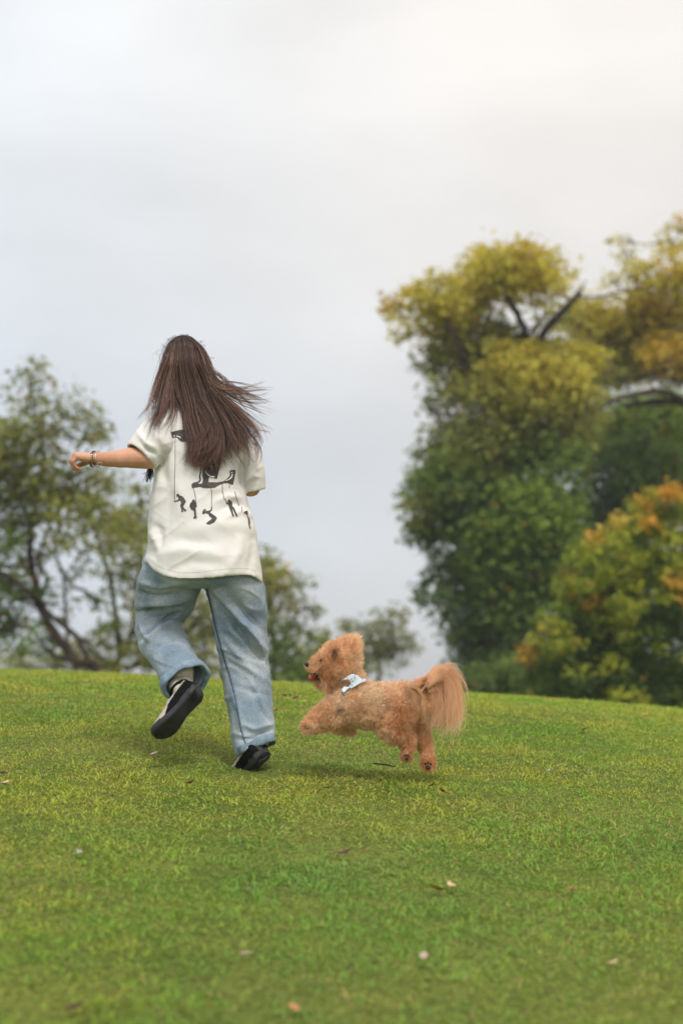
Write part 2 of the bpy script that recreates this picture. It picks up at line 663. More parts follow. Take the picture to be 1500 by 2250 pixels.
# grass blades
def build_grass():
    yy = []
    y_edges = np.linspace(2.9, 15.0, 60)
    X, Y = [], []
    for a, b in zip(y_edges[:-1], y_edges[1:]):
        w = 0.343 * b / 2 + 0.75
        dens = np.interp(a, [3, 5, 8, 12, 15], [10500, 12500, 13000, 9500, 5000])
        n = int(dens * 2 * w * (b - a))
        X.append(RNG.uniform(-w, w, n))
        Y.append(RNG.uniform(a, b, n))
    x, y = np.concatenate(X), np.concatenate(Y)
    # tufts and thin patches
    q = np.stack([x, y, np.zeros_like(x)], 1)
    thin = vnoise(q * 3.1, 3) * 0.6 + vnoise(q * 9.0, 4) * 0.4
    keep = RNG.random(len(x)) < np.clip(1.0 + 0.45 * thin, 0.55, 1)
    # worn brown patches
    for px, py, r in ((650, 2165, 0.16), (800, 1668, 0.16), (560, 2175, 0.09), (970, 1967, 0.06), (760, 1893, 0.05)):
        c = ground_hit(px, py)
        d = np.hypot((x - c[0]) / 1.5, y - c[1])
        keep &= RNG.random(len(x)) > 0.62 * np.exp(-(d / r) ** 2)
    x, y, q, thin = x[keep], y[keep], q[keep], thin[keep]
    n = len(x)
    fh = ground_hit(565, 1697)
    tramp = 1 - 0.55 * np.exp(-(((x - fh[0]) / .13) ** 2 + ((y - fh[1]) / .22) ** 2))
    tuft = vnoise(q * 14, 8)
    L = RNG.uniform(0.012, 0.027, n) * (1 + 0.45 * tuft) * (1 + 0.25 * thin) * tramp
    tall = RNG.random(n) < np.clip(0.10 + 0.14 * vnoise(q * 6, 29), 0.01, 1)
    L[tall] *= 1.55
    W = RNG.uniform(0.0020, 0.0036, n)
    az = RNG.uniform(0, 2 * np.pi, n)
    lean = RNG.uniform(R(42), R(90), n)
    bend = RNG.uniform(0.0, 0.75, n)
    base = np.stack([x, y, gz(x, y) - 0.003], 1)
    dr = np.stack([np.cos(az), np.sin(az), np.zeros(n)], 1)
    sd = np.stack([-np.sin(az), np.cos(az), np.zeros(n)], 1)
    sd = nrm(sd + np.stack([np.zeros(n), np.zeros(n), RNG.uniform(-0.6, 0.6, n)], 1))
    l1 = lean * (1 - 0.45 * bend)
    l2 = np.minimum(lean * (1 + 0.35 * bend), R(98))
    d1 = dr * np.sin(l1)[:, None] + np.array([0, 0, 1.0]) * np.cos(l1)[:, None]
    d2 = dr * np.sin(l2)[:, None] + np.array([0, 0, 1.0]) * np.cos(l2)[:, None]
    mid = base + d1 * (L * 0.5)[:, None]
    tip = mid + d2 * (L * 0.5)[:, None]
    hw = (W / 2)[:, None]
    V = np.stack([base - sd * hw * 0.8, base + sd * hw * 0.8, mid - sd * hw, mid + sd * hw, tip], 1).reshape(-1, 3)
    b0 = np.arange(n) * 5
    F = np.concatenate([np.stack([b0, b0 + 1, b0 + 3], 1), np.stack([b0, b0 + 3, b0 + 2], 1), np.stack([b0 + 2, b0 + 3, b0 + 4], 1)])
    # colours: green, yellow-green, blue-green, straw
    g = np.array([0.175, 0.305, 0.034])
    yg = np.array([0.345, 0.360, 0.045])
    bg = np.array([0.125, 0.255, 0.060])
    st = np.array([0.36, 0.27, 0.11])
    rb = np.array([0.20, 0.085, 0.05])
    m1 = np.clip(0.37 + 0.55 * vnoise(q * 0.9, 21) + 0.5 * vnoise(q * 4.0, 22) + 0.55 * vnoise(q * 17.0, 27) + RNG.normal(0, 0.18, n) + 0.05 * (y - 7), 0, 1)[:, None]
    c = g * (1 - m1) + yg * m1
    m2 = (np.clip(vnoise(q * 1.7, 23) * 0.9 + 0.15 - 0.08 * (y - 6), 0, 1) * RNG.random(n))[:, None]
    c = c * (1 - m2) + bg * m2
    dry = RNG.random(n) < np.clip(0.045 + 0.10 * vnoise(q * 2.3, 24) + 0.12 * np.clip(-thin, 0, 1), 0, 0.5)
    c[dry] = st * RNG.uniform(0.6, 1.15, (dry.sum(), 1))
    red = RNG.random(n) < 0.008
    c[red] = rb
    c = c * RNG.uniform(0.92, 1.60, (n, 1))
    o = mk('grass', V, F, M['grass'], col=np.repeat(c, 5, axis=0), smooth=False)
    tag(o, 'short broad bladed lawn grass covering the hillside', 'grass', kind='stuff')


build_grass()


# ------------------------------------------------------------------ trees
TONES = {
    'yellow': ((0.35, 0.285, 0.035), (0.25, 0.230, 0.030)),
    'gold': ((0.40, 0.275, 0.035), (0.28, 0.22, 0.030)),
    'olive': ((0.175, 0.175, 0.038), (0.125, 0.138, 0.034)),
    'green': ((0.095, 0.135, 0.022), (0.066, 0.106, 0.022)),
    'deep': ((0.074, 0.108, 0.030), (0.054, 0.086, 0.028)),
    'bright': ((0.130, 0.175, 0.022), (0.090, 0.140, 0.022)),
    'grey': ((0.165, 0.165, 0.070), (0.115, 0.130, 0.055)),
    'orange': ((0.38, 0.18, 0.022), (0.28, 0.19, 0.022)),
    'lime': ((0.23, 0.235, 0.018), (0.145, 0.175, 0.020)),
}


def crown_arrays(clumps, D, leaf, dens, spread=1.0, seed=0, sat=3):
    """clumps: (px,py,r_px,density,tone[,depth offset]) -> leaf faces filling a volume round each clump"""
    rng = np.random.default_rng(seed)
    VV, CC = [], []
    clumps = [tuple(cl[:5]) + ((cl[5],) if len(cl) > 5 else (rng.uniform(-1, 1) * 1.1 * spread,)) for cl in clumps]
    if sat:
        extra = []
        for cl in clumps:
            for _ in range(sat):
                a_ = rng.uniform(0, 2 * np.pi)
                rr_ = cl[2] * rng.uniform(.75, 1.25)
                extra.append((cl[0] + math.cos(a_) * rr_ * 1.1, cl[1] + math.sin(a_) * rr_ * .85, cl[2] * rng.uniform(.22, .45), min(cl[3], .9) * rng.uniform(.5, 1.0), cl[4], cl[5] + rng.uniform(-.5, .5)))
        clumps = clumps + extra
    CX = np.array([P(cl[0], cl[1], D + cl[5]) for cl in clumps])
    CR = np.array([cl[2] / FPX * D for cl in clumps])
    CA0 = np.array([TONES[cl[4]][0] for cl in clumps])
    CA1 = np.array([TONES[cl[4]][1] for cl in clumps])
    for cl in clumps:
        px, py, r, de, tone = cl[:5]
        off = cl[5]
        c = P(px, py, D + off)
        rm = r * 1.06 / FPX * (D + off)
        n = int(dens * de * (rm / 0.4) ** 2.3) + 6
        # leaf sprays: small sub-clusters inside the clump
        ns = max(5, int(n / 16))
        dirs = nrm(rng.normal(size=(ns, 3)))
        rad = rng.random(ns) ** 0.45
        sc = c + dirs * (rad * rm)[:, None] * np.array([rng.uniform(.85, 1.35), 1.0, rng.uniform(.62, .98)])
        sdir = nrm(dirs + np.array([0, 0, 0.35]) + rng.normal(0, 0.5, (ns, 3)))
        k = rng.integers(0, ns, n)
        p = sc[k] + rng.normal(0, 1, (n, 3)) * (0.22 * rm + 0.06) * np.array([1, 1, 0.6]) + sdir[k] * rng.uniform(0, 0.25, (n, 1)) * rm
        stray = rng.random(n) < 0.12
        p[stray] += nrm(rng.normal(size=(stray.sum(), 3))) * rm * rng.uniform(0.2, 0.75, (stray.sum(), 1))
        nr = nrm(sdir[k] * 0.55 + np.array([0, 0, 0.55]) + rng.normal(0, 0.55, (n, 3)))
        t = nrm(np.cross(nr, rng.normal(size=(n, 3))))
        b = np.cross(nr, t)
        s = leaf * rng.uniform(0.6, 1.3, (n, 1))
        q = np.stack([p - t * s, p - b * s * 0.42 + nr * s * 0.10, p + t * s, p + b * s * 0.42 + nr * s * 0.10], 1)
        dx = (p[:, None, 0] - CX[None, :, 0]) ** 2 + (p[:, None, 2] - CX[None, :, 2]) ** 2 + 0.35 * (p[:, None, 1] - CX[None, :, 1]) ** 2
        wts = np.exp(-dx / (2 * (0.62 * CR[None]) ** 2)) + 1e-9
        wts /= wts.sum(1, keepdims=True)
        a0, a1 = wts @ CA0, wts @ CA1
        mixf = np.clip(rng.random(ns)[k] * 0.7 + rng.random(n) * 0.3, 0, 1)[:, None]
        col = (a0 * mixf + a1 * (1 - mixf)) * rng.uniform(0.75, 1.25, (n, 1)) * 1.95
        od = rng.random(n) < 0.018
        col[od] = np.array([0.42, 0.20, 0.04])
        VV.append(q.reshape(-1, 3))
        CC.append(np.repeat(col, 4, axis=0))
    V = np.vstack(VV)
    F = np.arange(len(V)).reshape(-1, 4)
    return V, F, np.vstack(CC)


def tree(name, label, D, limbs, clumps, leaf=0.075, dens=90, group=None, seed=1, twigs=True, cat='tree', spread=1.0, base=None, mat=None):
    """limbs: first is the trunk: list of ((px,py,depth off,r_px), ...)"""
    rng = np.random.default_rng(seed + 100)
    p0 = limbs[0][0]
    c0 = P(p0[0], p0[1], D + p0[2])
    # trunk root goes down to the ground behind the crest
    root = np.array([c0[0], c0[1], float(gz(c0[0], c0[1])) - 0.1])
    e_ = empty(name, root)
    tag(e_, label, cat, group)
    pts_all = []
    for li, lb in enumerate(limbs):
        pts = [P(a, b, D + c) for a, b, c, r in lb]
        rad = [r / FPX * D for a, b, c, r in lb]
        if li == 0:
            pts = [root] + pts
            rad = [rad[0] * 1.35] + rad
        n = max(8, 4 * len(pts))
        pr = spline(np.column_stack([pts, rad]), n)
        path = pr[:, :3]
        path = path + rng.normal(0, 1, path.shape) * (pr[:, 3:4] * 0.16)
        V, F = tube(path, np.maximum(pr[:, 3], 0.008), 9)
        mk('trunk' if li == 0 else 'branch', V, F, M['bark'], e_)
        pts_all.append(pr)
    allp = np.vstack(pts_all)
    if twigs:
        mb = MB()
        for cl in clumps:
            c = P(cl[0], cl[1], D)
            d = np.linalg.norm(allp[:, :3] - c + np.array([0, 0, 0.0]), axis=1) + np.maximum(allp[:, 2] - c[2], 0) * 1.5
            i = int(np.argmin(d))
            a = allp[i, :3]
            L = np.linalg.norm(c - a)
            if L < 0.2:
                continue
            r = cl[2] / FPX * D
            m_ = (a + c) / 2 + rng.normal(0, 0.12, 3) * L * 0.6 + np.array([0, 0, -0.06 * L])
            pt = spline([a, m_, c], 7)
            r0 = min(allp[i, 3] * 0.6, 0.05)
            mb.add(*tube(pt, np.linspace(r0, 0.012, 7), 5))
            for _ in range(3):
                e2 = c + nrm(rng.normal(size=3) + np.array([0, 0, 0.3])) * r * 0.9
                mb.add(*tube(spline([pt[4], (pt[4] + e2) / 2 + rng.normal(0, 0.05, 3), e2], 5), np.linspace(0.013, 0.005, 5), 4))
        V, F = mb.arrays()
        tw = mk('twigs', V, F, M['bark'], e_)
        tw['kind'] = 'stuff'
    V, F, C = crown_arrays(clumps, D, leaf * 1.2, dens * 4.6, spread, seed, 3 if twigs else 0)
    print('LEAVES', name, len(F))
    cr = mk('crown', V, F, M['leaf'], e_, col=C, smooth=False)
    cr['kind'] = 'stuff'
    return e_


exec_trees = True
# left: wide olive tree with leaning forked trunk
tree('spreading_tree', 'wide olive green tree with dark leaning forked trunk at the left edge', 34.0,
     [[(214, 1482, 0, 11), (165, 1450, 0, 11), (110, 1375, 0, 11), (88, 1325, 0, 11), (75, 1270, 0.2, 9), (65, 1200, 0.3, 7), (80, 1100, 0.2, 5), (95, 1000, 0, 4), (75, 900, 0, 3), (65, 840, 0, 2)],
      [(165, 1452, 0, 8), (120, 1440, -0.3, 5), (85, 1400, -0.4, 4), (60, 1370, -0.4, 3)],
      [(200, 1470, 0, 7), (170, 1400, 0.3, 6), (120, 1360, 0.3, 6), (90, 1330, 0.2, 5)],
      [(95, 1330, 0, 6), (60, 1300, -0.5, 5), (10, 1262, -0.8, 5), (-40, 1230, -1, 4)],
      [(90, 1310, 0.2, 5), (105, 1270, 0.4, 4), (85, 1230, 0.5, 4), (120, 1130, 0.5, 3), (160, 1020, 0.3, 2), (190, 940, 0.2, 2)],
      [(150, 1420, 0.2, 4), (145, 1340, 0.5, 4), (140, 1270, 0.6, 3.5), (122, 1205, 0.6, 3), (135, 1120, 0.6, 2)],
      [(222, 1345, 0.5, 3), (190, 1300, 0.5, 3.5), (160, 1290, 0.5, 3), (145, 1270, 0.5, 3)]],
     [(70, 818, 28, .7, 'grey'), (58, 862, 32, .6, 'grey'), (96, 850, 22, .45, 'grey'), (45, 905, 40, .45, 'grey'), (105, 905, 36, .5, 'grey'),
      (150, 908, 48, .8, 'grey'), (198, 930, 40, .75, 'grey'), (228, 955, 20, .5, 'grey'), (140, 960, 44, .45, 'olive'), (15, 960, 48, 1.0, 'olive'),
      (60, 995, 56, 1.0, 'olive'), (5, 1030, 56, 1.2, 'olive'), (80, 1060, 64, 1.2, 'olive'), (25, 1100, 56, 1.1, 'grey'), (135, 1095, 56, 1.2, 'olive'),
      (195, 1080, 50, 1.1, 'olive'), (240, 1060, 34, .6, 'grey'), (175, 1035, 40, .8, 'olive'), (120, 1030, 46, .6, 'grey'), (205, 1135, 46, 1.0, 'olive'),
      (140, 1155, 46, .9, 'olive'), (60, 1150, 46, .5, 'grey'), (5, 1180, 42, .9, 'green'), (15, 1240, 36, .6, 'grey'), (85, 1215, 36, .55, 'olive'),
      (60, 1290, 44, .9, 'green'), (8, 1310, 46, 1.0, 'green'), (15, 1365, 46, 1.2, 'green'), (62, 1405, 28, .8, 'green'), (135, 1325, 34, .35, 'grey'),
      (200, 1205, 36, .5, 'grey'), (30, 1425, 30, .6, 'green'), (105, 1400, 24, .4, 'green'), (165, 1250, 26, .35, 'grey'), (-40, 1000, 70, 1, 'olive'), (-50, 1120, 70, 1, 'olive'), (-45, 1250, 60, 1, 'green'), (-40, 1370, 60, 1, 'green')],
     leaf=0.062, dens=56, group='trees beyond the crest', seed=3, spread=0.8)
tree('bushy_tree', 'olive tree right behind the running girl at her left elbow and legs', 37.0,
     [[(262, 1485, 0, 7), (262, 1440, 0, 7), (258, 1380, 0, 6), (248, 1300, 0, 5), (235, 1250, 0, 5), (215, 1170, 0, 4), (230, 1100, 0, 3)],
      [(262, 1450, 0, 6), (290, 1390, 0.3, 5), (300, 1300, 0.3, 4), (310, 1200, 0.3, 3), (315, 1110, 0.2, 2)],
      [(265, 1470, 0, 5), (215, 1440, -0.3, 4), (180, 1400, -0.5, 3)],
      [(275, 1475, 0, 6), (350, 1420, 0.3, 5), (430, 1370, 0.3, 4), (470, 1300, 0.3, 3)]],
     [(305, 1095, 34, .8, 'olive'), (275, 1150, 46, 1.0, 'olive'), (322, 1165, 46, 1.1, 'olive'), (242, 1190, 40, .9, 'olive'), (292, 1220, 46, 1.1, 'olive'),
      (256, 1270, 36, .7, 'grey'), (322, 1265, 40, 1.0, 'olive'), (238, 1340, 34, .55, 'green'), (302, 1340, 38, .9, 'olive'), (268, 1400, 40, .8, 'olive'),
      (332, 1400, 40, .9, 'olive'), (292, 1452, 40, .9, 'olive'), (228, 1425, 32, .5, 'olive'), (192, 1400, 28, .4, 'grey'), (350, 1460, 40, .9, 'olive'),
      (420, 1370, 46, 1.0, 'olive'), (470, 1330, 46, .9, 'olive'), (450, 1420, 50, 1.0, 'grey'), (410, 1460, 44, 1.0, 'olive'), (475, 1465, 44, 1.0, 'olive'), (500, 1400, 40, .9, 'olive'),
      (215, 1465, 28, .45, 'olive'), (160, 1465, 24, .35, 'grey'), (105, 1462, 24, .3, 'grey'), (380, 1300, 50, 1, 'olive'), (440, 1250, 50, 1, 'olive')],
     leaf=0.064, dens=56, group='trees beyond the crest', seed=5, spread=0.8)
tree('leafy_tree', 'loose olive tree peeking out right of the blue jeans', 40.0,
     [[(600, 1490, 0, 7), (602, 1440, 0, 6), (596, 1370, 0, 5), (592, 1300, 0, 4), (590, 1240, 0, 3)],
      [(600, 1440, 0, 4), (630, 1390, 0.3, 4), (655, 1345, 0.3, 3), (685, 1335, 0.3, 2)],
      [(598, 1400, 0, 4), (565, 1340, 0, 3), (560, 1260, 0, 2)]],
     [(590, 1225, 30, .6, 'grey'), (605, 1262, 34, .8, 'gold'), (575, 1300, 46, .9, 'olive'), (632, 1292, 38, .8, 'olive'), (612, 1350, 44, .8, 'grey'),
      (660, 1335, 30, .6, 'grey'), (590, 1410, 44, .9, 'green'), (645, 1400, 36, .6, 'green'), (620, 1455, 44, 1.0, 'green'), (688, 1335, 14, .4, 'grey'),
      (560, 1240, 40, .8, 'olive'), (550, 1350, 44, .9, 'olive'), (570, 1465, 40, 1.0, 'green'), (672, 1370, 20, .4, 'grey'), (650, 1465, 34, .9, 'green')],
     leaf=0.064, dens=56, group='trees beyond the crest', seed=7, spread=0.7)
tree('round_bush', 'low dark green bush behind the nose of the jumping dog', 44.0,
     [[(690, 1490, 0, 5), (692, 1460, 0, 4), (700, 1430, 0, 3), (712, 1400, 0, 2)]],
     [(690, 1445, 42, 1.0, 'olive'), (660, 1465, 36, 1.0, 'green'), (722, 1410, 28, .7, 'olive'), (735, 1450, 36, .9, 'olive'), (712, 1475, 36, 1.0, 'green'), (760, 1470, 36, .9, 'green'), (680, 1405, 20, .4, 'grey')],
     leaf=0.074, dens=60, group='trees beyond the crest', seed=8, cat='bush', spread=0.6)
tree('young_tree', 'thin grey green young tree with bare trunk above the dog', 52.0,
     [[(832, 1500, 0, 5), (832, 1460, 0, 5), (828, 1430, 0, 4), (815, 1400, 0, 3), (800, 1375, 0, 2)],
      [(829, 1435, 0, 3), (850, 1400, 0.2, 2.5), (868, 1365, 0.2, 2)],
      [(830, 1450, 0, 3), (795, 1430, 0.2, 2.5), (770, 1400, 0.2, 2)]],
     [(842, 1362, 32, .5, 'grey'), (800, 1398, 36, .6, 'grey'), (868, 1398, 36, .5, 'grey'), (782, 1378, 22, .4, 'grey'), (832, 1425, 38, .7, 'grey'),
      (890, 1425, 22, .45, 'grey'), (793, 1440, 28, .7, 'grey'), (868, 1440, 26, .5, 'grey'), (886, 1345, 13, .3, 'grey'), (762, 1372, 12, .3, 'grey'), (775, 1470, 26, .7, 'grey'), (905, 1405, 10, .3, 'grey'), (820, 1475, 24, .4, 'grey')],
     leaf=0.074, dens=58, group='trees beyond the crest', seed=9, spread=0.7)
tree('low_shrub', 'thin pale shrub low behind the leaning trunk at the far left', 46.0,
     [[(120, 1490, 0, 4), (122, 1465, 0, 3), (118, 1440, 0, 3), (125, 1415, 0, 2)]],
     [(60, 1462, 30, .6, 'grey'), (110, 1455, 32, .6, 'grey'), (155, 1448, 28, .5, 'olive'), (20, 1465, 30, .7, 'olive'), (200, 1452, 26, .5, 'olive'), (130, 1420, 22, .35, 'grey'), (180, 1415, 22, .35, 'grey'), (240, 1460, 26, .6, 'olive')],
     leaf=0.070, dens=60, group='trees beyond the crest', seed=10, cat='bush', spread=0.6)
# right: tall tree
tree('tall_tree', 'tall layered tree with yellow top and green lower crown, cut bare limb near its top', 42.0,
     [[(1172, 1530, 0, 16), (1168, 1440, 0, 15), (1170, 1360, 0, 14), (1185, 1250, 0.3, 13), (1180, 1100, 0.5, 12), (1165, 980, 0.4, 11), (1165, 850, 0.1, 10), (1160, 760, -0.3, 9), (1150, 722, -0.6, 8), (1132, 680, -0.8, 7), (1120, 655, -0.8, 6), (1150, 612, -0.8, 4), (1165, 590, -0.8, 3)],
      [(1165, 800, -0.2, 9), (1195, 730, -0.9, 9), (1235, 685, -1.1, 8), (1272, 640, -1.2, 7)],
      [(1262, 652, -1.1, 3), (1320, 652, -1.1, 2.5), (1365, 640, -1.1, 2), (1410, 635, -1, 1.5)],
      [(1165, 900, 0.2, 7), (1080, 830, -0.6, 6), (1020, 790, -1.0, 5), (1005, 750, -1.1, 4), (985, 715, -1.1, 3.5), (975, 670, -1, 2.5)],
      [(1165, 960, 0.2, 6), (1080, 940, -0.6, 4), (1010, 917, -1.1, 4), (948, 908, -1.3, 3)],
      [(1178, 1090, 0.4, 7), (1090, 1060, -0.4, 5), (1010, 1030, -0.8, 4), (950, 1010, -0.8, 3)],
      [(1180, 1220, 0.3, 7), (1100, 1210, -0.3, 5), (1020, 1230, -0.6, 4)],
      [(1170, 1390, 0, 6), (1140, 1370, -0.6, 5), (1110, 1330, -0.9, 4), (1040, 1330, -0.9, 3)],
      [(1140, 690, -0.8, 5), (1110, 650, -1.0, 4), (1090, 600, -1.0, 3)]],
     [(1110, 585, 62, 1.1, 'yellow'), (1178, 598, 52, .9, 'yellow'), (1060, 635, 54, 1.0, 'yellow'), (1215, 635, 38, .8, 'yellow'), (1110, 645, 40, .5, 'yellow', .6),
      (1150, 566, 34, .7, 'gold'), (1065, 585, 36, .7, 'gold'), (1205, 690, 36, .25, 'olive', .8),
      (965, 660, 48, .75, 'yellow'), (905, 678, 36, .5, 'yellow'), (866, 680, 24, .5, 'gold'), (930, 728, 42, .5, 'yellow'), (1000, 700, 52, 1.0, 'yellow'), (1045, 735, 52, 1.0, 'olive'),
      (880, 740, 20, .25, 'yellow'), (950, 620, 26, .35, 'yellow'), (900, 640, 16, .25, 'gold'), (855, 655, 12, .2, 'gold'),
      (955, 795, 40, .55, 'olive'), (1005, 780, 50, .9, 'olive'), (1060, 815, 60, 1.2, 'yellow'), (1140, 845, 80, 1.4, 'yellow', -.8), (1225, 850, 64, 1.2, 'yellow', -.7), (1180, 785, 52, 1.0, 'olive', .3),
      (1100, 760, 50, 1.0, 'olive'), (1095, 895, 70, 1.3, 'olive', -.7), (1200, 905, 70, 1.2, 'olive', -.6), (1010, 865, 42, .6, 'olive'), (955, 850, 26, .4, 'olive'), (1260, 800, 50, 1.0, 'yellow'), (1270, 880, 40, 1.0, 'olive'),
      (1130, 790, 50, 1.1, 'yellow', -.7), (950, 885, 22, .35, 'olive'),
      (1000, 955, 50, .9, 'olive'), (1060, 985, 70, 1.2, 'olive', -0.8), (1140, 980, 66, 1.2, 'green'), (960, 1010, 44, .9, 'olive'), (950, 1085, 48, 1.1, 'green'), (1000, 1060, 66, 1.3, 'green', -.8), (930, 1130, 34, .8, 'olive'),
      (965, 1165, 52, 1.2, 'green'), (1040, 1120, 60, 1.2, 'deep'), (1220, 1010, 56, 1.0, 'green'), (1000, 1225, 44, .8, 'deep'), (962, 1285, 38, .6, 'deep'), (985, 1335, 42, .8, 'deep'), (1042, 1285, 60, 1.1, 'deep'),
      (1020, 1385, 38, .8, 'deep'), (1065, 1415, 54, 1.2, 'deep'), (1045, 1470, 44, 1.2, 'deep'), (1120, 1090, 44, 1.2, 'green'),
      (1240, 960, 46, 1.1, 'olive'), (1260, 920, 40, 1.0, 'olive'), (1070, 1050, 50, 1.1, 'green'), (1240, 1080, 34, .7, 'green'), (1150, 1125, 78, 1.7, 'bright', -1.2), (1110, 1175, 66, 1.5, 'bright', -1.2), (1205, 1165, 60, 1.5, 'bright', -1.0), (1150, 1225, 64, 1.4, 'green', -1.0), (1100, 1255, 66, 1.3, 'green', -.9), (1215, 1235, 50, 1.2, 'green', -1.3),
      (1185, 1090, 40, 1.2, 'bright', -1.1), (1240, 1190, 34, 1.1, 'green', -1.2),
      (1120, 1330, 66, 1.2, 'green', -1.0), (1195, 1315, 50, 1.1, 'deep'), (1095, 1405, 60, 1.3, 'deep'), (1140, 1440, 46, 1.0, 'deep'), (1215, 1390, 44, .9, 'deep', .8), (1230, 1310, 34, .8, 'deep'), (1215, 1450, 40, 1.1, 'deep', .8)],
     leaf=0.072, dens=100, group='trees beyond the crest', seed=11, spread=1.0)
tree('crooked_tree', 'tree with golden crown and crooked dark branches in the upper right corner', 46.0,
     [[(1560, 1530, 0, 16), (1560, 1200, 0, 15), (1545, 1000, 0, 14), (1530, 900, 0, 12), (1510, 820, 0, 8), (1500, 720, 0, 6), (1480, 600, 0, 4), (1475, 530, 0, 2)],
      [(1545, 930, 0, 10), (1500, 880, -0.4, 8), (1450, 860, -0.6, 7), (1390, 868, -0.8, 6), (1340, 885, -1, 5), (1290, 915, -1, 4)],
      [(1540, 910, 0, 9), (1480, 882, -0.2, 8), (1420, 885, -0.4, 7), (1370, 890, -0.6, 5)],
      [(1530, 830, 0, 6), (1480, 808, -0.6, 5), (1420, 825, -0.8, 4), (1360, 832, -0.9, 4), (1300, 790, -1, 5), (1245, 765, -1, 4)],
      [(1510, 740, 0, 4), (1440, 690, 0, 3), (1400, 640, 0, 2)]],
     [(1300, 725, 56, 1.0, 'yellow'), (1365, 705, 66, 1.2, 'yellow'), (1440, 720, 66, 1.2, 'gold'), (1490, 645, 48, .8, 'yellow'), (1440, 615, 40, .5, 'yellow'), (1482, 535, 32, .4, 'yellow'), (1378, 560, 24, .2, 'yellow'), (1400, 600, 32, .35, 'yellow'),
      (1320, 790, 56, 1.1, 'olive'), (1400, 785, 56, 1.2, 'yellow'), (1480, 780, 50, 1.1, 'gold'), (1350, 620, 20, .2, 'yellow'), (1470, 580, 36, .4, 'gold'), (1360, 525, 12, .15, 'yellow'), (1495, 500, 22, .3, 'gold'), (1420, 660, 40, .8, 'gold'),
      (1530, 700, 60, 1, 'yellow'), (1540, 600, 50, .6, 'yellow'), (1560, 800, 60, 1, 'olive'), (1300, 845, 34, .7, 'olive'), (1370, 830, 30, .5, 'olive'), (1460, 830, 30, .5, 'olive'), (1280, 690, 30, .6, 'yellow')],
     leaf=0.070, dens=96, group='trees beyond the crest', seed=13, spread=0.9)
tree('dense_tree', 'dark green tree filling the gap behind the orange tipped one', 50.0,
     [[(1400, 1550, 0, 14), (1400, 1300, 0, 13), (1410, 1150, 0, 11), (1420, 1040, 0, 8), (1425, 950, 0, 5)],
      [(1408, 1180, 0, 7), (1340, 1110, 0.4, 5), (1290, 1060, 0.4, 3)],
      [(1412, 1100, 0, 6), (1360, 1000, 0.3, 4), (1320, 950, 0.3, 3)]],
     [(1290, 950, 52, 1.1, 'olive'), (1370, 940, 60, 1.2, 'bright'), (1455, 940, 64, 1.3, 'bright'), (1420, 1030, 76, 1.4, 'green'), (1490, 1050, 66, 1.3, 'bright'), (1350, 1000, 50, 1.0, 'green'), (1390, 900, 34, .7, 'bright'), (1470, 900, 30, .7, 'olive'), (1340, 1075, 48, .7, 'deep'), (1290, 1050, 36, .35, 'deep'), (1320, 1010, 36, .35, 'deep'),
      (1310, 1140, 52, 1.2, 'deep'), (1265, 1200, 44, 1.0, 'deep'), (1380, 1130, 70, 1.3, 'deep'), (1265, 1120, 34, .8, 'deep'), (1530, 950, 60, 1.2, 'green'), (1330, 1220, 60, 1.2, 'deep'), (1250, 1000, 40, .6, 'green'), (1260, 1280, 50, 1, 'deep'), (1300, 1330, 60, 1.1, 'deep')],
     leaf=0.080, dens=80, group='trees beyond the crest', seed=15, spread=0.9)


def flame_clumps():
    rng = np.random.default_rng(5)
    edge = [(1172, 1420), (1200, 1365), (1232, 1290), (1258, 1240), (1285, 1180), (1345, 1145), (1400, 1095), (1450, 1065), (1500, 1072), (1600, 1120)]
    ex, ey = [a for a, b in edge], [b for a, b in edge]
    out, pts = [], []
    for _ in range(7000):
        x, y = rng.uniform(1165, 1590), rng.uniform(1060, 1560)
        top = np.interp(x, ex, ey)
        if (x < 1200 and y > 1500) or y < top + 10:
            continue
        if any((x - a) ** 2 + (y - b) ** 2 < 19 ** 2 for a, b in pts):
            continue
        pts.append((x, y))
        t = (y - top) / 60
        u = rng.random()
        if t < 0.55:
            tone = 'orange' if u < 0.42 else 'gold' if u < .55 else 'lime'
        elif y < 1330:
            tone = 'lime' if u < 0.50 else ('orange' if u < 0.56 else 'bright' if u < .8 else 'green')
        elif y < 1430:
            tone = 'lime' if u < 0.30 else 'bright' if u < 0.6 else 'green' if u < .8 else 'deep'
        else:
            tone = 'lime' if u < 0.12 else 'green' if u < 0.5 else 'deep'
        tip = tone in ('orange', 'gold', 'lime')
        de = 1.1
        if 1430 < x < 1500 and 1390 < y < 1490:
            de = 0.5
        dep = -1.9 * math.sqrt(max(0.0, 1 - ((x - 1420) / 290.0) ** 2)) + rng.uniform(-0.4, 0.4) + (-.35 if tip else .35)
        out.append((x, y, rng.uniform(13, 20) if tip else rng.uniform(20, 27), de, tone, dep))
    for _ in range(30):
        x, y = rng.uniform(1230, 1560), rng.uniform(1210, 1540)
        out.append((x, y, 46, 0.8, 'deep', rng.uniform(0.3, 1.2)))
    return out


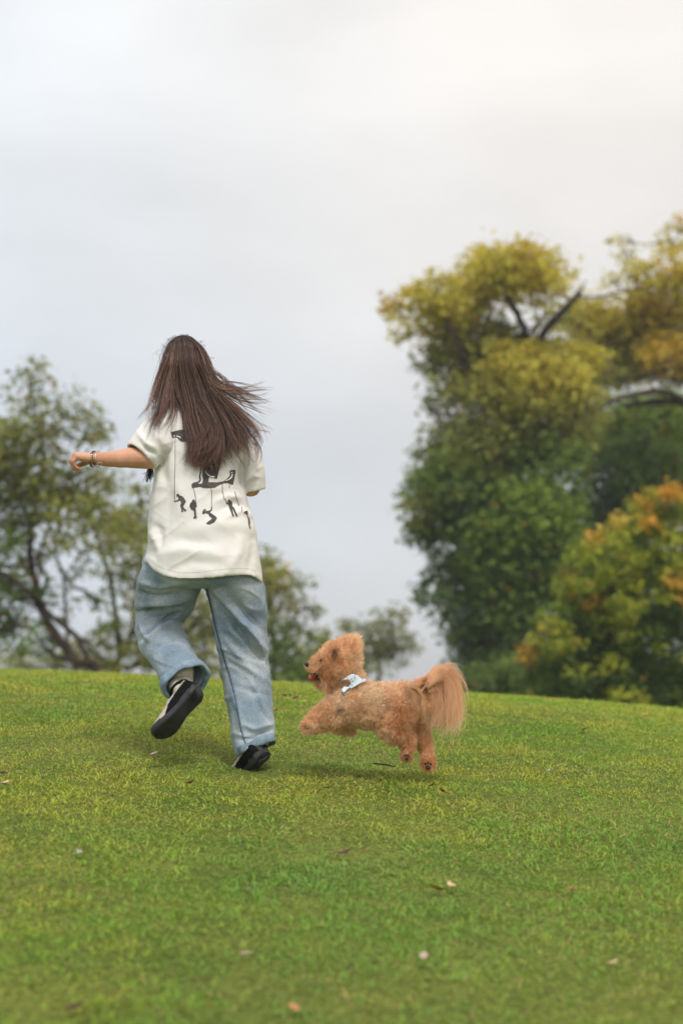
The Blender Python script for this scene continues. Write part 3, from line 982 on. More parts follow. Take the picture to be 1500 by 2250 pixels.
tree('orange_tipped_tree', 'dense rounded tree with orange and lime leaf tips at the right edge', 32.0,
     [[(1385, 1560, 0, 14), (1385, 1480, 0, 13), (1395, 1380, 0, 12), (1405, 1270, 0, 9), (1420, 1160, 0, 5)],
      [(1388, 1450, 0, 8), (1320, 1380, 0, 6), (1270, 1310, 0, 4)],
      [(1392, 1400, 0, 8), (1460, 1320, 0, 6), (1500, 1200, 0, 4)],
      [(1386, 1500, 0, 7), (1290, 1460, 0, 5), (1220, 1430, 0, 3)]],
     flame_clumps(), leaf=0.050, dens=150, group='trees beyond the crest', seed=17, twigs=False, spread=0.3)
tree('low_bush', 'low dark green bushes under the tall tree behind the dog tail', 36.0,
     [[(1110, 1525, 0, 6), (1112, 1500, 0, 5), (1118, 1475, 0, 4), (1125, 1455, 0, 3)]],
     [(1040, 1500, 30, 1.1, 'deep'), (1075, 1490, 36, 1.2, 'green'), (1115, 1480, 42, 1.3, 'green'), (1160, 1485, 40, 1.3, 'deep'), (1200, 1500, 36, 1.2, 'deep'), (1140, 1515, 40, 1.2, 'deep'), (1085, 1515, 36, 1.2, 'deep'), (1015, 1508, 18, .8, 'deep')],
     leaf=0.060, dens=95, group='trees beyond the crest', seed=19, cat='bush', spread=0.4, twigs=False)
tree('dark_bush', 'dark hedge like bush at the right edge just over the grass crest', 36.0,
     [[(1420, 1560, 0, 6), (1420, 1530, 0, 5), (1425, 1500, 0, 4), (1430, 1480, 0, 3)]],
     [(1260, 1510, 34, 1.2, 'deep'), (1310, 1515, 38, 1.2, 'deep'), (1365, 1510, 42, 1.2, 'deep'), (1420, 1515, 42, 1.2, 'deep'), (1475, 1515, 42, 1.3, 'deep'), (1400, 1545, 40, 1.2, 'deep'), (1460, 1550, 40, 1.2, 'deep'), (1530, 1530, 44, 1.2, 'deep'), (1500, 1560, 40, 1.2, 'deep')],
     leaf=0.060, dens=95, group='trees beyond the crest', seed=21, cat='bush', spread=0.4, twigs=False)


# ------------------------------------------------------------------ the running girl
D0 = 7.3
PXM = D0 / FPX                       # metres per photo pixel at the girl


def W(px, py, off=0.0):
    return P(px, py, D0 + off)


foot = ground_hit(565, 1697)
girl = empty('person', foot)
tag(girl, 'long haired girl in cream t-shirt and rolled jeans running away up the lawn', 'person')


def px_ring(lx, ly, rx, ry, dc, t, n=40, sq=2.3, tilt=0.0):
    """ring whose left and right ends are seen at the two pixels, t = half thickness in depth"""
    L, Rr = W(lx, ly, dc), W(rx, ry, dc)
    c, u = (L + Rr) / 2, (Rr - L) / 2
    a = np.linspace(0, 2 * math.pi, n, endpoint=False)
    ca, sa = np.cos(a), np.sin(a)
    ca = np.sign(ca) * np.abs(ca) ** (2 / sq)
    sa = np.sign(sa) * np.abs(sa) ** (2 / sq)
    v = nrm(FWD + UP * tilt) * t
    return c + np.outer(ca, u) + np.outer(sa, v)


def resample_rings(rings, k):
    A = np.array(rings)
    m = len(A)
    flat = A.reshape(m, -1)
    return [r.reshape(-1, 3) for r in spline(flat, (m - 1) * k + 1)]


def fold(V, N, pts, w, amp, side=1.0):
    """raise (amp>0) or crease (amp<0) the cloth along a line on the side that faces the viewer"""
    x, y, d = proj(V)
    pts = np.asarray(pts, float)
    q = np.stack([x, y], 1)
    best = np.full(len(V), 1e9)
    tt = np.zeros(len(V))
    m = len(pts) - 1
    for i in range(m):
        a, b = pts[i], pts[i + 1]
        ab = b - a
        t = np.clip(((q - a) @ ab) / (ab @ ab), 0, 1)
        dd = np.linalg.norm(q - a - t[:, None] * ab, axis=1)
        u = dd < best
        best[u] = dd[u]
        tt[u] = (i + t[u]) / m
    taper = np.clip(np.sin(np.pi * np.clip(tt, 0.02, 0.98)), 0, 1) ** 0.6
    face = np.clip(-(N @ FWD) * 2.5 + 0.3, 0, 1)
    V += N * (amp * np.exp(-(best / w) ** 2) * taper * face)[:, None]


# --- body: one continuous skin surface (arms, hands, neck, head, legs inside the clothes)
mb = MB()


def limb(pts):
    for (a, ra), (b, rb_) in zip(pts[:-1], pts[1:]):
        mb.add(*capsule(a, b, ra, rb_))


limb([(W(450, 1215, 0.02), .095), (W(440, 1130, 0.04), .085), (W(435, 1010, 0.08), .10), (W(420, 930, 0.12), .075)])
limb([(W(350, 945, 0.08), .050), (W(435, 960, 0.10), .075), (W(522, 985, 0.12), .048)])
limb([(W(415, 910, 0.13), .050), (W(405, 850, 0.17), .045)])
# head facing away, with face
hc = W(402, 812, 0.19)
mb.add(*ellipsoid(hc, (.074, .092, .105)))
mb.add(*ellipsoid(hc + np.array([0, .035, -.055]), (.055, .055, .06)))
mb.add(*capsule(hc + np.array([0, .09, .012]), hc + np.array([0, .108, -.028]), .008, .013))        # nose
mb.add(*ellipsoid(hc + np.array([0, .089, -.062]), (.022, .010, .008)))                              # lips
mb.add(*ellipsoid(hc + np.array([0, .083, -.098]), (.020, .018, .016)))                              # chin
mb.add(*ellipsoid(hc + np.array([-.03, .078, .030]), (.022, .012, .007)))                            # brows
mb.add(*ellipsoid(hc + np.array([.03, .078, .030]), (.022, .012, .007)))
for s in (-1, 1):
    mb.add(*ellipsoid(hc + np.array([s * .076, .0, -.012]), (.010, .019, .032)))                     # ears
# left arm
limb([(W(350, 945, 0.05), .046), (W(340, 985, -0.01), .042), (W(322, 1007, -0.05), .0400)])
limb([(W(322, 1007, -0.05), .0410), (W(288, 1006, -0.055), .0385), (W(262, 1008, -0.06), .0335), (W(236, 1009, -0.06), .0285), (W(214, 1008, -0.055), .0245), (W(203, 1007, -0.05), .0235)])
# left hand, palm down, fingers drooping
kn = [(172, 1004, -0.085), (168, 1001, -0.065), (167, 1000, -0.043), (170, 1001, -0.022)]            # little .. index knuckles
for i, k in enumerate(kn):
    limb([(W(203, 1007, -0.06 + i * .006), .021), (W(*k), .0135)])
pip = [(161, 1014, -.088), (157, 1013, -.066), (156, 1012, -.042), (158, 1012, -.018)]
dip = [(166, 1026, -.082), (163, 1028, -.062), (163, 1029, -.040), (165, 1027, -.018)]
tip = [(174, 1030, -.074), (172, 1034, -.056), (173, 1036, -.036), (175, 1032, -.016)]
for i in range(4):
    r = (.0078, .0086, .0088, .0085)[i]
    limb([(W(*kn[i]), r * 1.25), (W(*pip[i]), r), (W(*dip[i]), r * .9), (W(*tip[i]), r * .8)])
limb([(W(198, 1010, -.03), .016), (W(186, 1017, -.005), .0125), (W(176, 1022, .004), .0105), (W(168, 1024, .002), .009)])   # thumb
# right arm, bent forward
limb([(W(524, 980, 0.12), .045), (W(545, 1030, 0.10), .040), (W(551, 1070, 0.10), .037)])
limb([(W(551, 1070, 0.10), .037), (W(530, 1064, 0.19), .033), (W(500, 1045, 0.27), .024)])
limb([(W(500, 1045, 0.27), .022), (W(490, 1038, 0.32), .022), (W(484, 1034, 0.35), .018)])
for i in range(4):
    b0 = W(478 + 6 * i, 1026 + 7 * i, .355)
    limb([(b0, .0095), (b0 + np.array([-.012, .028, .004]), .0085), (b0 + np.array([-.030, .030, -.010]), .008), (b0 + np.array([-.034, .012, -.016]), .0075)])
limb([(W(488, 1030, .31), .013), (W(474, 1022, .33), .010), (W(468, 1022, .35), .009)])
# legs inside the jeans
limb([(W(405, 1235, 0.02), .070), (W(362, 1325, 0.14), .060), (W(345, 1370, 0.19), .050), (W(372, 1425, 0.04), .046), (W(400, 1476, -0.09), .034)])
limb([(W(503, 1240, 0.02), .065), (W(525, 1400, 0.06), .054), (W(535, 1470, 0.08), .048), (W(552, 1560, 0.0), .042), (W(572, 1626, -0.06), .034)])
V, F = mb.arrays()
V, F, N = remesh(V, F, 0.0040, 4, 0.5)
body = mk('body', V, F, M['skin'], girl)
for s in (-1, 1):
    ve, fe = ellipsoid(hc + np.array([s * .031, .076, .012]), (.013, .013, .013), n=12, m=8)
    mk('eye', ve, fe, M['white_eye'], body)
body_bvh = bvh_of(V, F)

# --- t-shirt
rows = [  # y, xl, xr, depth centre, half thickness
    (876, 382, 436, .15, .060), (890, 362, 462, .14, .085), (905, 346, 492, .13, .105), (922, 336, 520, .12, .120), (945, 334, 538, .105, .130),
    (980, 338, 541, .09, .136), (1020, 342, 537, .075, .138), (1060, 338, 535, .06, .138), (1100, 331, 545, .05, .142),
    (1140, 328, 558, .04, .148), (1180, 328, 566, .03, .155), (1215, 325, 570, .02, .162)]
rings = [px_ring(xl, y + (14 if y < 1000 else 0) * -0.4, xr, y + (14 if y < 1000 else 0) * 0.9, dc, t) for y, xl, xr, dc, t in rows]
hemx = [322, 335, 352, 375, 400, 440, 480, 520, 550, 565, 577]
hemy = [1236, 1252, 1262, 1270, 1275, 1273, 1268, 1264, 1266, 1272, 1282]
base_r = px_ring(321, 1250, 577, 1250, .015, .170)


def hem_ring(dy):
    x, y, d = proj(base_r)
    near = d < D0 + .015
    yy = np.interp(x, hemx, hemy)
    yy = np.where(near, yy, yy - 26 * np.clip((d - D0 - .015) / .10, 0, 1)) + dy
    return PV(x, yy, d)


rings.append(hem_ring(-10))
rings.append(hem_ring(0))
rr = resample_rings(rings, 4)
Vt, Ft = ring_loft(rr, True, False)
ms = MB()
ms.add(Vt, Ft)


def sleeve(path, ru, rv, hint, k=5, n=32):
    A = spline(np.column_stack([path, ru, rv]), (len(path) - 1) * k + 1)
    V, F = tube(A[:, :3], A[:, 3], n, hint=hint, rv=A[:, 4], cap=False)
    return V, F


ms.add(*sleeve([W(392, 935, .09), W(358, 950, .03), (W(333, 976, -.02)), W(309, 1003, -.045)], [.078, .080, .075, .066], [.075, .075, .068, .058], UP * .74 + RT * -.67))
ms.add(*sleeve([W(490, 975, .11), W(528, 995, .11), W(548, 1030, .10), W(557, 1079, .105)], [.070, .062, .054, .046], [.075, .075, .074, .066], RT))
Vt, Ft = ms.arrays()
Vt, Ft, Nt = remesh(Vt, Ft, 0.0048, 9, 0.5, solid=0.011)
# cloth relief
x_, y_, d_ = proj(Vt)
big = vnoise(Vt * np.array([9, 9, 5.0]), 31) * .0040 + vnoise(Vt @ np.array([[1, 0, .5], [0, 1, 0], [-.5, 0, 1]]) * np.array([10, 14, 26.0]), 32) * .0022
rgt = np.clip(1 - np.abs(vnoise(Vt @ np.array([[1, 0, -.6], [0, 1, 0], [.6, 0, 1]]) * np.array([7, 9, 15.0]), 33)) * 2.4, 0, 1) ** 2
rgt2 = np.clip(1 - np.abs(vnoise(Vt @ np.array([[1, 0, .8], [0, 1, 0], [-.8, 0, 1]]) * np.array([9, 9, 22.0]), 34)) * 2.6, 0, 1) ** 2
Vt += Nt * (big + rgt * .0020 + rgt2 * .0007)[:, None]
for pts, w, a in [
    ([(345, 1020), (352, 1060), (340, 1130), (334, 1200)], 9, .008), ([(360, 1030), (372, 1090), (366, 1160)], 12, -.005),
    ([(328, 1165), (345, 1190), (352, 1225)], 9, .007), ([(335, 1150), (352, 1165), (350, 1200), (336, 1232)], 8, -.007),
    ([(470, 1105), (500, 1090), (535, 1095)], 7, .006), ([(480, 1122), (515, 1106), (548, 1118)], 7, -.006), ([(490, 1140), (530, 1122), (558, 1138)], 7, .006),
    ([(420, 1165), (480, 1150), (555, 1160)], 16, .006), ([(360, 1180), (430, 1195), (500, 1190)], 16, -.005), ([(340, 1225), (400, 1205), (470, 1212)], 12, .005),
    ([(360, 1255), (420, 1235), (490, 1240)], 12, -.005), ([(500, 1255), (525, 1215), (530, 1170)], 11, .006), ([(545, 1262), (556, 1215), (556, 1170)], 9, -.005),
    ([(350, 960), (360, 1000), (352, 1030)], 8, -.009), ([(368, 950), (378, 1010), (372, 1060)], 8, .006),
    ([(300, 945), (320, 975), (345, 985)], 6, .006), ([(305, 965), (325, 990), (345, 1000)], 5, -.006), ([(322, 925), (340, 955), (356, 975)], 7, .006), ([(296, 985), (316, 1000), (336, 1018)], 4, .004),
    ([(534, 1010), (530, 1040), (534, 1070)], 5, -.012), ([(550, 1020), (545, 1050), (540, 1068)], 5, .006), ([(562, 1020), (566, 1050), (560, 1075)], 5, -.005), ([(536, 1060), (556, 1045), (574, 1050)], 5, .005),
    ([(390, 1050), (400, 1100), (392, 1140)], 14, .004), ([(440, 1060), (470, 1075), (500, 1070)], 9, .004)]:
    fold(Vt, Nt, pts, w, a * 1.35)
shirt = mk('t_shirt', Vt, Ft, M['cotton'], girl)
shirt_bvh = bvh_of(Vt, Ft)


def z4(pts):
    return [(360 + a / 6.818, 920 + b / 6.818) for a, b in pts]


def circ(cx, cy, r, n=12, sx=1.0):
    return [(cx + r * sx * math.cos(t), cy + r * math.sin(t)) for t in np.linspace(0, 2 * math.pi, n, endpoint=False)]


def print_part(name, polys, mat, off, parent, raw=False):
    m_ = MB()
    for p in polys:
        v, f = decal(name, p if raw else z4(p), shirt_bvh, off, mat, parent)
        m_.add(v, f)
    V, F = m_.arrays()
    return mk(name, V, F, mat, parent)


EMBLEM = [(415, 985), (440, 960), (510, 945), (535, 920), (528, 860), (548, 790), (540, 715), (520, 680), (600, 560), (860, 600), (845, 700), (795, 902), (765, 895), (715, 885), (680, 870), (672, 900), (668, 952), (800, 955), (900, 935), (960, 885), (990, 845), (982, 790), (1000, 770), (1065, 768), (1072, 790), (1035, 990), (1010, 985), (950, 962), (880, 972), (820, 1000), (765, 1035), (680, 1038), (600, 1035), (540, 1020), (450, 1035), (425, 1045)]
EMBLEM2 = [(103, 200), (265, 165), (380, 180), (400, 330), (300, 345), (270, 345), (235, 320), (205, 285), (165, 275), (125, 285)]
emblem = print_part('printed_emblem', [EMBLEM, EMBLEM2], M['print'], .0016, shirt)
for hl in [
    [(545, 715), (575, 730), (582, 780), (575, 840), (588, 910), (580, 965), (550, 980), (515, 970), (545, 955), (562, 920), (552, 860), (562, 790)],
    [(620, 768), (645, 815), (700, 860), (755, 862), (765, 880), (720, 882), (660, 850), (625, 805)],
    [(1000, 800), (1025, 800), (1025, 815), (1000, 815)],
    [(910, 930), (970, 900), (1005, 860), (1010, 828), (1030, 830), (1020, 880), (990, 910), (940, 930)],
    [(140, 250), (165, 248), (165, 270), (140, 270)], [(190, 252), (250, 275), (260, 300), (225, 280), (190, 268)]]:
    print_part('emblem_highlight', [hl], M['cotton'], .0026, emblem)
FIGS = [
    [[(150, 1238), (195, 1225), (220, 1210), (222, 1165), (240, 1150), (275, 1160), (305, 1190), (333, 1240), (305, 1290), (290, 1320), (320, 1355), (343, 1365), (325, 1395), (310, 1380), (278, 1340), (300, 1390), (255, 1397), (270, 1380), (262, 1340), (248, 1305), (262, 1260), (250, 1225), (200, 1240), (165, 1248)], circ(215, 1148, 23), [(169, 280), (176, 280), (174, 700), (166, 900), (170, 1232), (162, 1232), (158, 900), (167, 700)]],
    [[(430, 1235), (465, 1235), (490, 1270), (498, 1320), (478, 1330), (485, 1400), (488, 1460), (508, 1478), (480, 1480), (485, 1503), (440, 1488), (460, 1460), (450, 1380), (410, 1360), (385, 1310), (395, 1270)], circ(447, 1232, 21), [(444, 1045), (451, 1045), (474, 1150), (490, 1270), (482, 1270), (466, 1150)]],
    [[(600, 1385), (640, 1385), (700, 1370), (712, 1320), (725, 1320), (722, 1370), (690, 1405), (740, 1440), (790, 1475), (795, 1500), (760, 1550), (720, 1570), (680, 1585), (632, 1572), (660, 1545), (710, 1510), (720, 1490), (680, 1460), (670, 1430), (625, 1415), (590, 1430), (575, 1420)], [(575, 1400), (600, 1355), (632, 1362), (640, 1385), (612, 1372), (590, 1392), (600, 1425), (585, 1425)], [(701, 1045), (708, 1045), (723, 1080), (719, 1330), (712, 1330), (716, 1080)]],
    [[(925, 1255), (960, 1250), (955, 1225), (990, 1220), (1020, 1245), (1025, 1310), (1060, 1350), (1105, 1465), (1090, 1468), (1050, 1400), (1022, 1340), (1035, 1400), (1048, 1460), (1030, 1465), (1005, 1400), (975, 1330), (965, 1275), (940, 1275)], circ(975, 1230, 21), [(871, 975), (879, 975), (879, 1090), (897, 1130), (897, 1180), (935, 1225), (939, 1260), (931, 1260), (926, 1228), (889, 1182), (889, 1132), (871, 1092)]],
    [[(1195, 1405), (1215, 1385), (1250, 1380), (1258, 1415), (1250, 1450), (1280, 1500), (1290, 1560), (1285, 1600), (1297, 1640), (1285, 1652), (1270, 1600), (1260, 1540), (1258, 1490), (1235, 1430), (1212, 1415), (1205, 1430)], [(1164, 1325), (1172, 1325), (1172, 1395), (1164, 1395)], [(1058, 1095), (1066, 1095), (1094, 1200), (1132, 1305), (1124, 1305), (1086, 1200)], [(976, 990), (984, 990), (984, 1040), (976, 1040)]]]
for fg in FIGS:
    print_part('printed_figure', fg, M['print'], .0016, shirt)
# stitched hem
hp = [(x, np.interp(x, hemx, hemy) - 17 + (6 if x > 560 else 0)) for x in np.linspace(329, 566, 30)]
print_part('hem_stitching', [ribbon_poly(hp, 1.8)], M['thread'], .0009, shirt, raw=True)
print_part('hem_stitching', [ribbon_poly([(296, 963), (310, 973), (328, 990), (342, 1012)], 1.6)], M['thread'], .0014, shirt, raw=True)

# --- jeans
mj = MB()
hip = [px_ring(348, 1200, 546, 1200, .02, .115), px_ring(340, 1220, 550, 1220, .015, .122), px_ring(328, 1247, 558, 1247, .01, .128), px_ring(334, 1275, 566, 1275, .01, .122), px_ring(360, 1292, 560, 1288, .02, .09)]
mj.add(*ring_loft(resample_rings(hip, 3), True, True))
rl = [(428, 1235, 556, 1235, .015, .112), (438, 1268, 570, 1264, .02, .115), (452, 1300, 582, 1296, .035, .115), (464, 1340, 585, 1336, .05, .105), (471, 1380, 587, 1378, .06, .098), (479, 1430, 590, 1430, .07, .094), (487, 1480, 594, 1480, .065, .092), (496, 1540, 598, 1540, .025, .092), (506, 1592, 601, 1580, -.01, .090), (512, 1632, 604, 1608, -.04, .086), (519, 1656, 602, 1622, -.055, .082)]
Vl, Fl = ring_loft(resample_rings([px_ring(*r) for r in rl], 4), True, False)
mj.add(Vl, Fl)
th = spline(np.column_stack([[W(388, 1225, .02), W(376, 1268, .05), W(367, 1305, .12), W(352, 1345, .20)], [.110, .116, .114, .098], [.12, .115, .105, .09]]), 14)
mj.add(*tube(th[:, :3], th[:, 3], 36, hint=RT, rv=th[:, 4]))
ca = spline(np.column_stack([[W(346, 1348, .22), W(349, 1376, .16), W(358, 1410, .08), W(380, 1446, -.01), (W(408, 1494, -.12))], [.078, .089, .086, .080, .081], [.075, .088, .084, .074, .064]]), 20)
Vc, Fc = tube(ca[:, :3], ca[:, 3], 36, hint=RT * .95 + UP * .25, rv=ca[:, 4], cap=False)
Fc.append(list(range(36))[::-1])
mj.add(Vc, Fc)
Vj, Fj = mj.arrays()
Vj, Fj, Nj = remesh(Vj, Fj, 0.0048, 5, 0.5, solid=0.010)
tw = Vj @ np.array([[1, 0, .45], [0, 1, .2], [-.45, -.2, 1]])
rg_ = 1 - np.abs(vnoise(tw * np.array([7, 7, 17.0]), 43)) * 2
Vj += Nj * (vnoise(tw * np.array([8, 8, 20.0]), 41) * .0040 + vnoise(tw * np.array([16, 16, 44.0]), 42) * .0020 + np.clip(rg_, 0, 1) ** 2 * .0042)[:, None]
for pts, w, a in [
    ([(452, 1288), (495, 1345), (540, 1405), (588, 1462)], 7, -.013), ([(462, 1284), (510, 1340), (552, 1392), (590, 1440)], 9, .013),
    ([(535, 1362), (560, 1400), (580, 1440)], 6, .008), ([(500, 1300), (540, 1350), (582, 1395)], 10, -.008), ([(470, 1300), (478, 1380), (495, 1450)], 8, .007),
    ([(500, 1440), (545, 1470), (588, 1500)], 8, .006), ([(505, 1500), (550, 1520), (592, 1530)], 7, -.005), ([(490, 1400), (525, 1440), (560, 1480)], 9, .006), ([(510, 1520), (525, 1560), (530, 1610)], 8, .007),
    ([(530, 1590), (560, 1605), (600, 1590)], 6, .008), ([(525, 1625), (560, 1622), (600, 1602)], 5, -.008), ([(560, 1540), (580, 1570), (596, 1590)], 7, -.006), ([(540, 1480), (575, 1540), (592, 1590)], 7, .007),
    ([(298, 1345), (330, 1340), (365, 1338), (402, 1334)], 5, -.024), ([(300, 1330), (340, 1326), (390, 1322), (425, 1310)], 7, .010),
    ([(300, 1300), (345, 1312), (400, 1305)], 7, -.007), ([(305, 1280), (350, 1290), (410, 1280)], 7, .006), ([(400, 1345), (360, 1362), (325, 1392), (308, 1408)], 6, -.011), ([(398, 1358), (355, 1380), (318, 1412)], 7, .011),
    ([(396, 1350), (375, 1357), (350, 1360)], 5, .009), ([(310, 1355), (340, 1362), (370, 1350)], 6, .007), ([(420, 1400), (380, 1405), (335, 1430)], 7, -.007), ([(425, 1420), (385, 1428), (345, 1450)], 8, .006),
    ([(322, 1300), (315, 1330), (320, 1350)], 5, .007), ([(306, 1365), (316, 1392), (330, 1412)], 6, .007)]:
    fold(Vj, Nj, pts, w * .85, a * 1.5)
jeans = mk('jeans', Vj, Fj, M['denim'], girl)
jeans_bvh = bvh_of(Vj, Fj)


def strip(name, pts, w, mat, off, parent, bvh):
    v, f = decal(name, ribbon_poly(spline(pts, 24), w), bvh, off, mat, parent, 8.0)
    return mk(name, v, f, mat, parent)


strip('inseam', [(454, 1292), (464, 1335), (476, 1385), (492, 1445), (509, 1500), (520, 1550), (529, 1600), (541, 1640)], 2.6, M['denim_dark'], .0015, jeans, jeans_bvh)
strip('inseam_stitching', [(457, 1293), (467, 1335), (479, 1385), (495, 1445), (512, 1500), (523, 1550), (532, 1600), (544, 1638)], .7, M['denim_cuff'], .0012, jeans, jeans_bvh)


def cuff(ring_pts, axis, h, thick, name='rolled_cuff'):
    """turned-up hem: a thick rolled band following the leg opening"""
    C0 = ring_pts.mean(0)
    n = len(ring_pts)
    prof = []
    K = 14
    for k in range(K):
        a = 2 * math.pi * k / K
        prof.append((math.cos(a) * thick, math.sin(a)))
    rings_ = []
    ph = RNG.uniform(0, 6, 4)
    for i, p in enumerate(ring_pts):
        o_ = nrm(p - C0 - axis * ((p - C0) @ axis))
        ang = 2 * math.pi * i / n
        w1 = 1 + .16 * math.sin(2 * ang + ph[0]) + .12 * math.sin(5 * ang + ph[1])
        w2 = .004 * math.sin(3 * ang + ph[2]) + .0025 * math.sin(7 * ang + ph[3])
        rings_.append(np.array([p + o_ * (a * w1 + thick * .45 + w2) + axis * (np.sign(b) * abs(b) ** .7 * h * w1) for a, b in prof]))
    V, F = ring_loft(rings_ + [rings_[0]], False, False)
    V, F, N_ = evaluated(V, F, [('WELD', dict(merge_threshold=.0002)), ('SUBSURF', dict(levels=1))])
    V += N_ * (vnoise(V * 42, 51) * .0022)[:, None]
    return mk(name, V, F, M['denim_cuff'], jeans)


a_ = np.linspace(0, 2 * math.pi, 44, endpoint=False)
axc = nrm(ca[-1, :3] - ca[-4, :3])
uc = nrm((RT * .95 + UP * .25) - axc * ((RT * .95 + UP * .25) @ axc))
vc = np.cross(axc, uc)
lc = ca[-1, :3] + np.outer(np.cos(a_) * .082, uc) + np.outer(np.sin(a_) * .064, vc)
cuff(lc, axc, .019, .0088)
rc_ = px_ring(524, 1655, 598, 1624, -.053, .080, 44, 2.3, -.25)
axr = nrm(W(562, 1642, -.05) - W(548, 1585, .0))
cuff(rc_, nrm(np.cross(rc_[11] - rc_[0], rc_[22] - rc_[0]) * np.sign(np.cross(rc_[11] - rc_[0], rc_[22] - rc_[0]) @ axr)), .016, .0078)


# --- shoes
def make_shoe(origin, toe, up, mirror=1, bend=0.0, size=1.0, sock=True, hz=1.0):
    """origin = heel bottom centre; mirror -1 swaps inner and outer side"""
    y = nrm(toe)
    z = nrm(np.asarray(up, float) - y * (np.asarray(up, float) @ y))
    x = np.cross(y, z)
    Rm = np.stack([x * mirror, y, z], 1)

    def T(q):
        q = np.array(q, float)
        over = np.clip(q[:, 1] - .165, 0, None)
        b = bend * np.clip(over / .03, 0, 1)
        cy, cz = np.cos(b), np.sin(b)
        yy_ = np.where(over > 0, .165 + over * cy - q[:, 2] * cz * (over > 0), q[:, 1])
        zz_ = np.where(over > 0, over * cz + q[:, 2] * cy, q[:, 2])
        return np.asarray(origin) + np.stack([q[:, 0] * size * 1.12, yy_ * size, zz_ * size * np.where(zz_ > .03, hz + (1 - hz) * .03 / np.maximum(zz_, .03), 1)], 1) @ Rm.T

    L = .252
    outer = [(0, .022), (.008, .031), (.03, .0375), (.07, .0365), (.11, .036), (.15, .042), (.185, .047), (.215, .045), (.237, .034), (.248, .018)]
    inner = [(0, .022), (.008, .031), (.03, .0365), (.07, .032), (.11, .028), (.15, .036), (.185, .043), (.215, .040), (.237, .028), (.248, .014)]
    yy = np.linspace(0, .248, 40)
    yy = .248 * (0.5 - 0.5 * np.cos(np.pi * np.linspace(0, 1, 40)))
    xo = np.interp(yy, *zip(*outer))
    xi = np.interp(yy, *zip(*inner))
    out = np.vstack([np.stack([xo, yy], 1), np.stack([-xi, yy], 1)[::-1]])
    out = np.vstack([out, [[0, -.006]]])
    out = np.insert(out, 40, [[0.002, .254]], axis=0)

    def spring(yv):
        return .022 * np.clip((yv - .15) / .10, 0, 1) ** 2 + .020 * np.clip((.035 - yv) / .04, 0, 1) ** 2

    def heelup(yv):
        return .020 * np.clip((.03 - yv) / .035, 0, 1)

    cen = np.array([0.002, .125])
    lay = []
    for s, zz in ((.30, .0), (.62, .0), (.86, .0), (.965, .003), (1.0, .009), (1.0, .020), (.985, .027), (.90, .029), (.5, .029)):
        q = cen + (out - cen) * np.array([s, .97 + .03 * s if s > .85 else s])
        lay.append(np.column_stack([q, zz + spring(q[:, 1]) + (heelup(q[:, 1]) if zz > .015 else 0)]))
    Vs, Fs = ring_loft(lay, True, True)
    # upper
    sec = [(-.003, .026, .062), (.006, .032, .088), (.02, .0355, .098), (.045, .0365, .098), (.075, .036, .094), (.105, .037, .088), (.135, .040, .077), (.165, .0435, .065), (.195, .0435, .054), (.222, .038, .046), (.240, .026, .041), (.249, .012, .036)]
    A = spline(np.array(sec), 60)
    nn = 49
    al = np.linspace(0, math.pi, nn)
    rg, par = [], []
    for yv, hw, zt in A:
        z0 = .022 + float(spring(np.array(yv)))
        ex_ = 0.75 if yv < .12 else 0.85
        xx = np.sign(np.cos(al)) * np.abs(np.cos(al)) ** ex_ * hw
        xx = np.where(xx < 0, xx * np.interp(yv, [0, .07, .11, .16, .25], [1, .92, .80, .88, .9]), xx)
        zz = z0 + np.abs(np.sin(al)) ** 0.8 * (zt - z0 + .012 * np.clip((yv - .15) / .1, 0, 1) ** 2)
        rg.append(np.stack([xx, np.full(nn, yv), zz], 1))
        par += [(yv, t) for t in np.degrees(al)]
    Vu = np.vstack(rg)
    par = np.array(par)
    Fu = []
    for i in range(len(A) - 1):
        for j in range(nn - 1):
            Fu.append([i * nn + j, i * nn + j + 1, (i + 1) * nn + j + 1, (i + 1) * nn + j])
    nb = len(Vu)
    Vu = np.vstack([Vu, [[0, -.004, .03]], [[0, .250, .034]]])
    Fu += [[j + 1, j, nb] for j in range(nn - 1)]
    e0 = (len(A) - 1) * nn
    Fu += [[e0 + j, e0 + j + 1, nb + 1] for j in range(nn - 1)]
    up_o = mk('shoe', T(Vu), Fu, M['shoe_black'], girl)
    mk('sole', T(Vs), Fs, M['sole'], up_o)
    # tread bars on the heel and forefoot
    mt_ = MB()
    for k in range(9):
        y0 = .012 + k * .006
        hw = np.interp(y0, *zip(*inner)) * .72
        q = np.array([[-hw, y0, -.0012], [0, y0 + .006, -.0012], [hw, y0, -.0012], [hw, y0 + .0025, -.0012], [0, y0 + .0085, -.0012], [-hw, y0 + .0025, -.0012]])
        q[:, 2] += spring(q[:, 1])
        q2 = q + np.array([0, 0, .004])
        mt_.add(np.vstack([q, q2]), [[0, 1, 4, 5], [1, 2, 3, 4], [0, 6, 7, 1], [1, 7, 8, 2], [5, 4, 10, 11], [4, 3, 9, 10], [0, 5, 11, 6], [2, 8, 9, 3]])
    tv, tf = mt_.arrays()
    mk('tread', T(tv), tf, M['sole'], up_o, smooth=False)
    # pale suede side panel: a stripe down each side that widens into the toe box
    ctr = np.array([0, .1, .045])
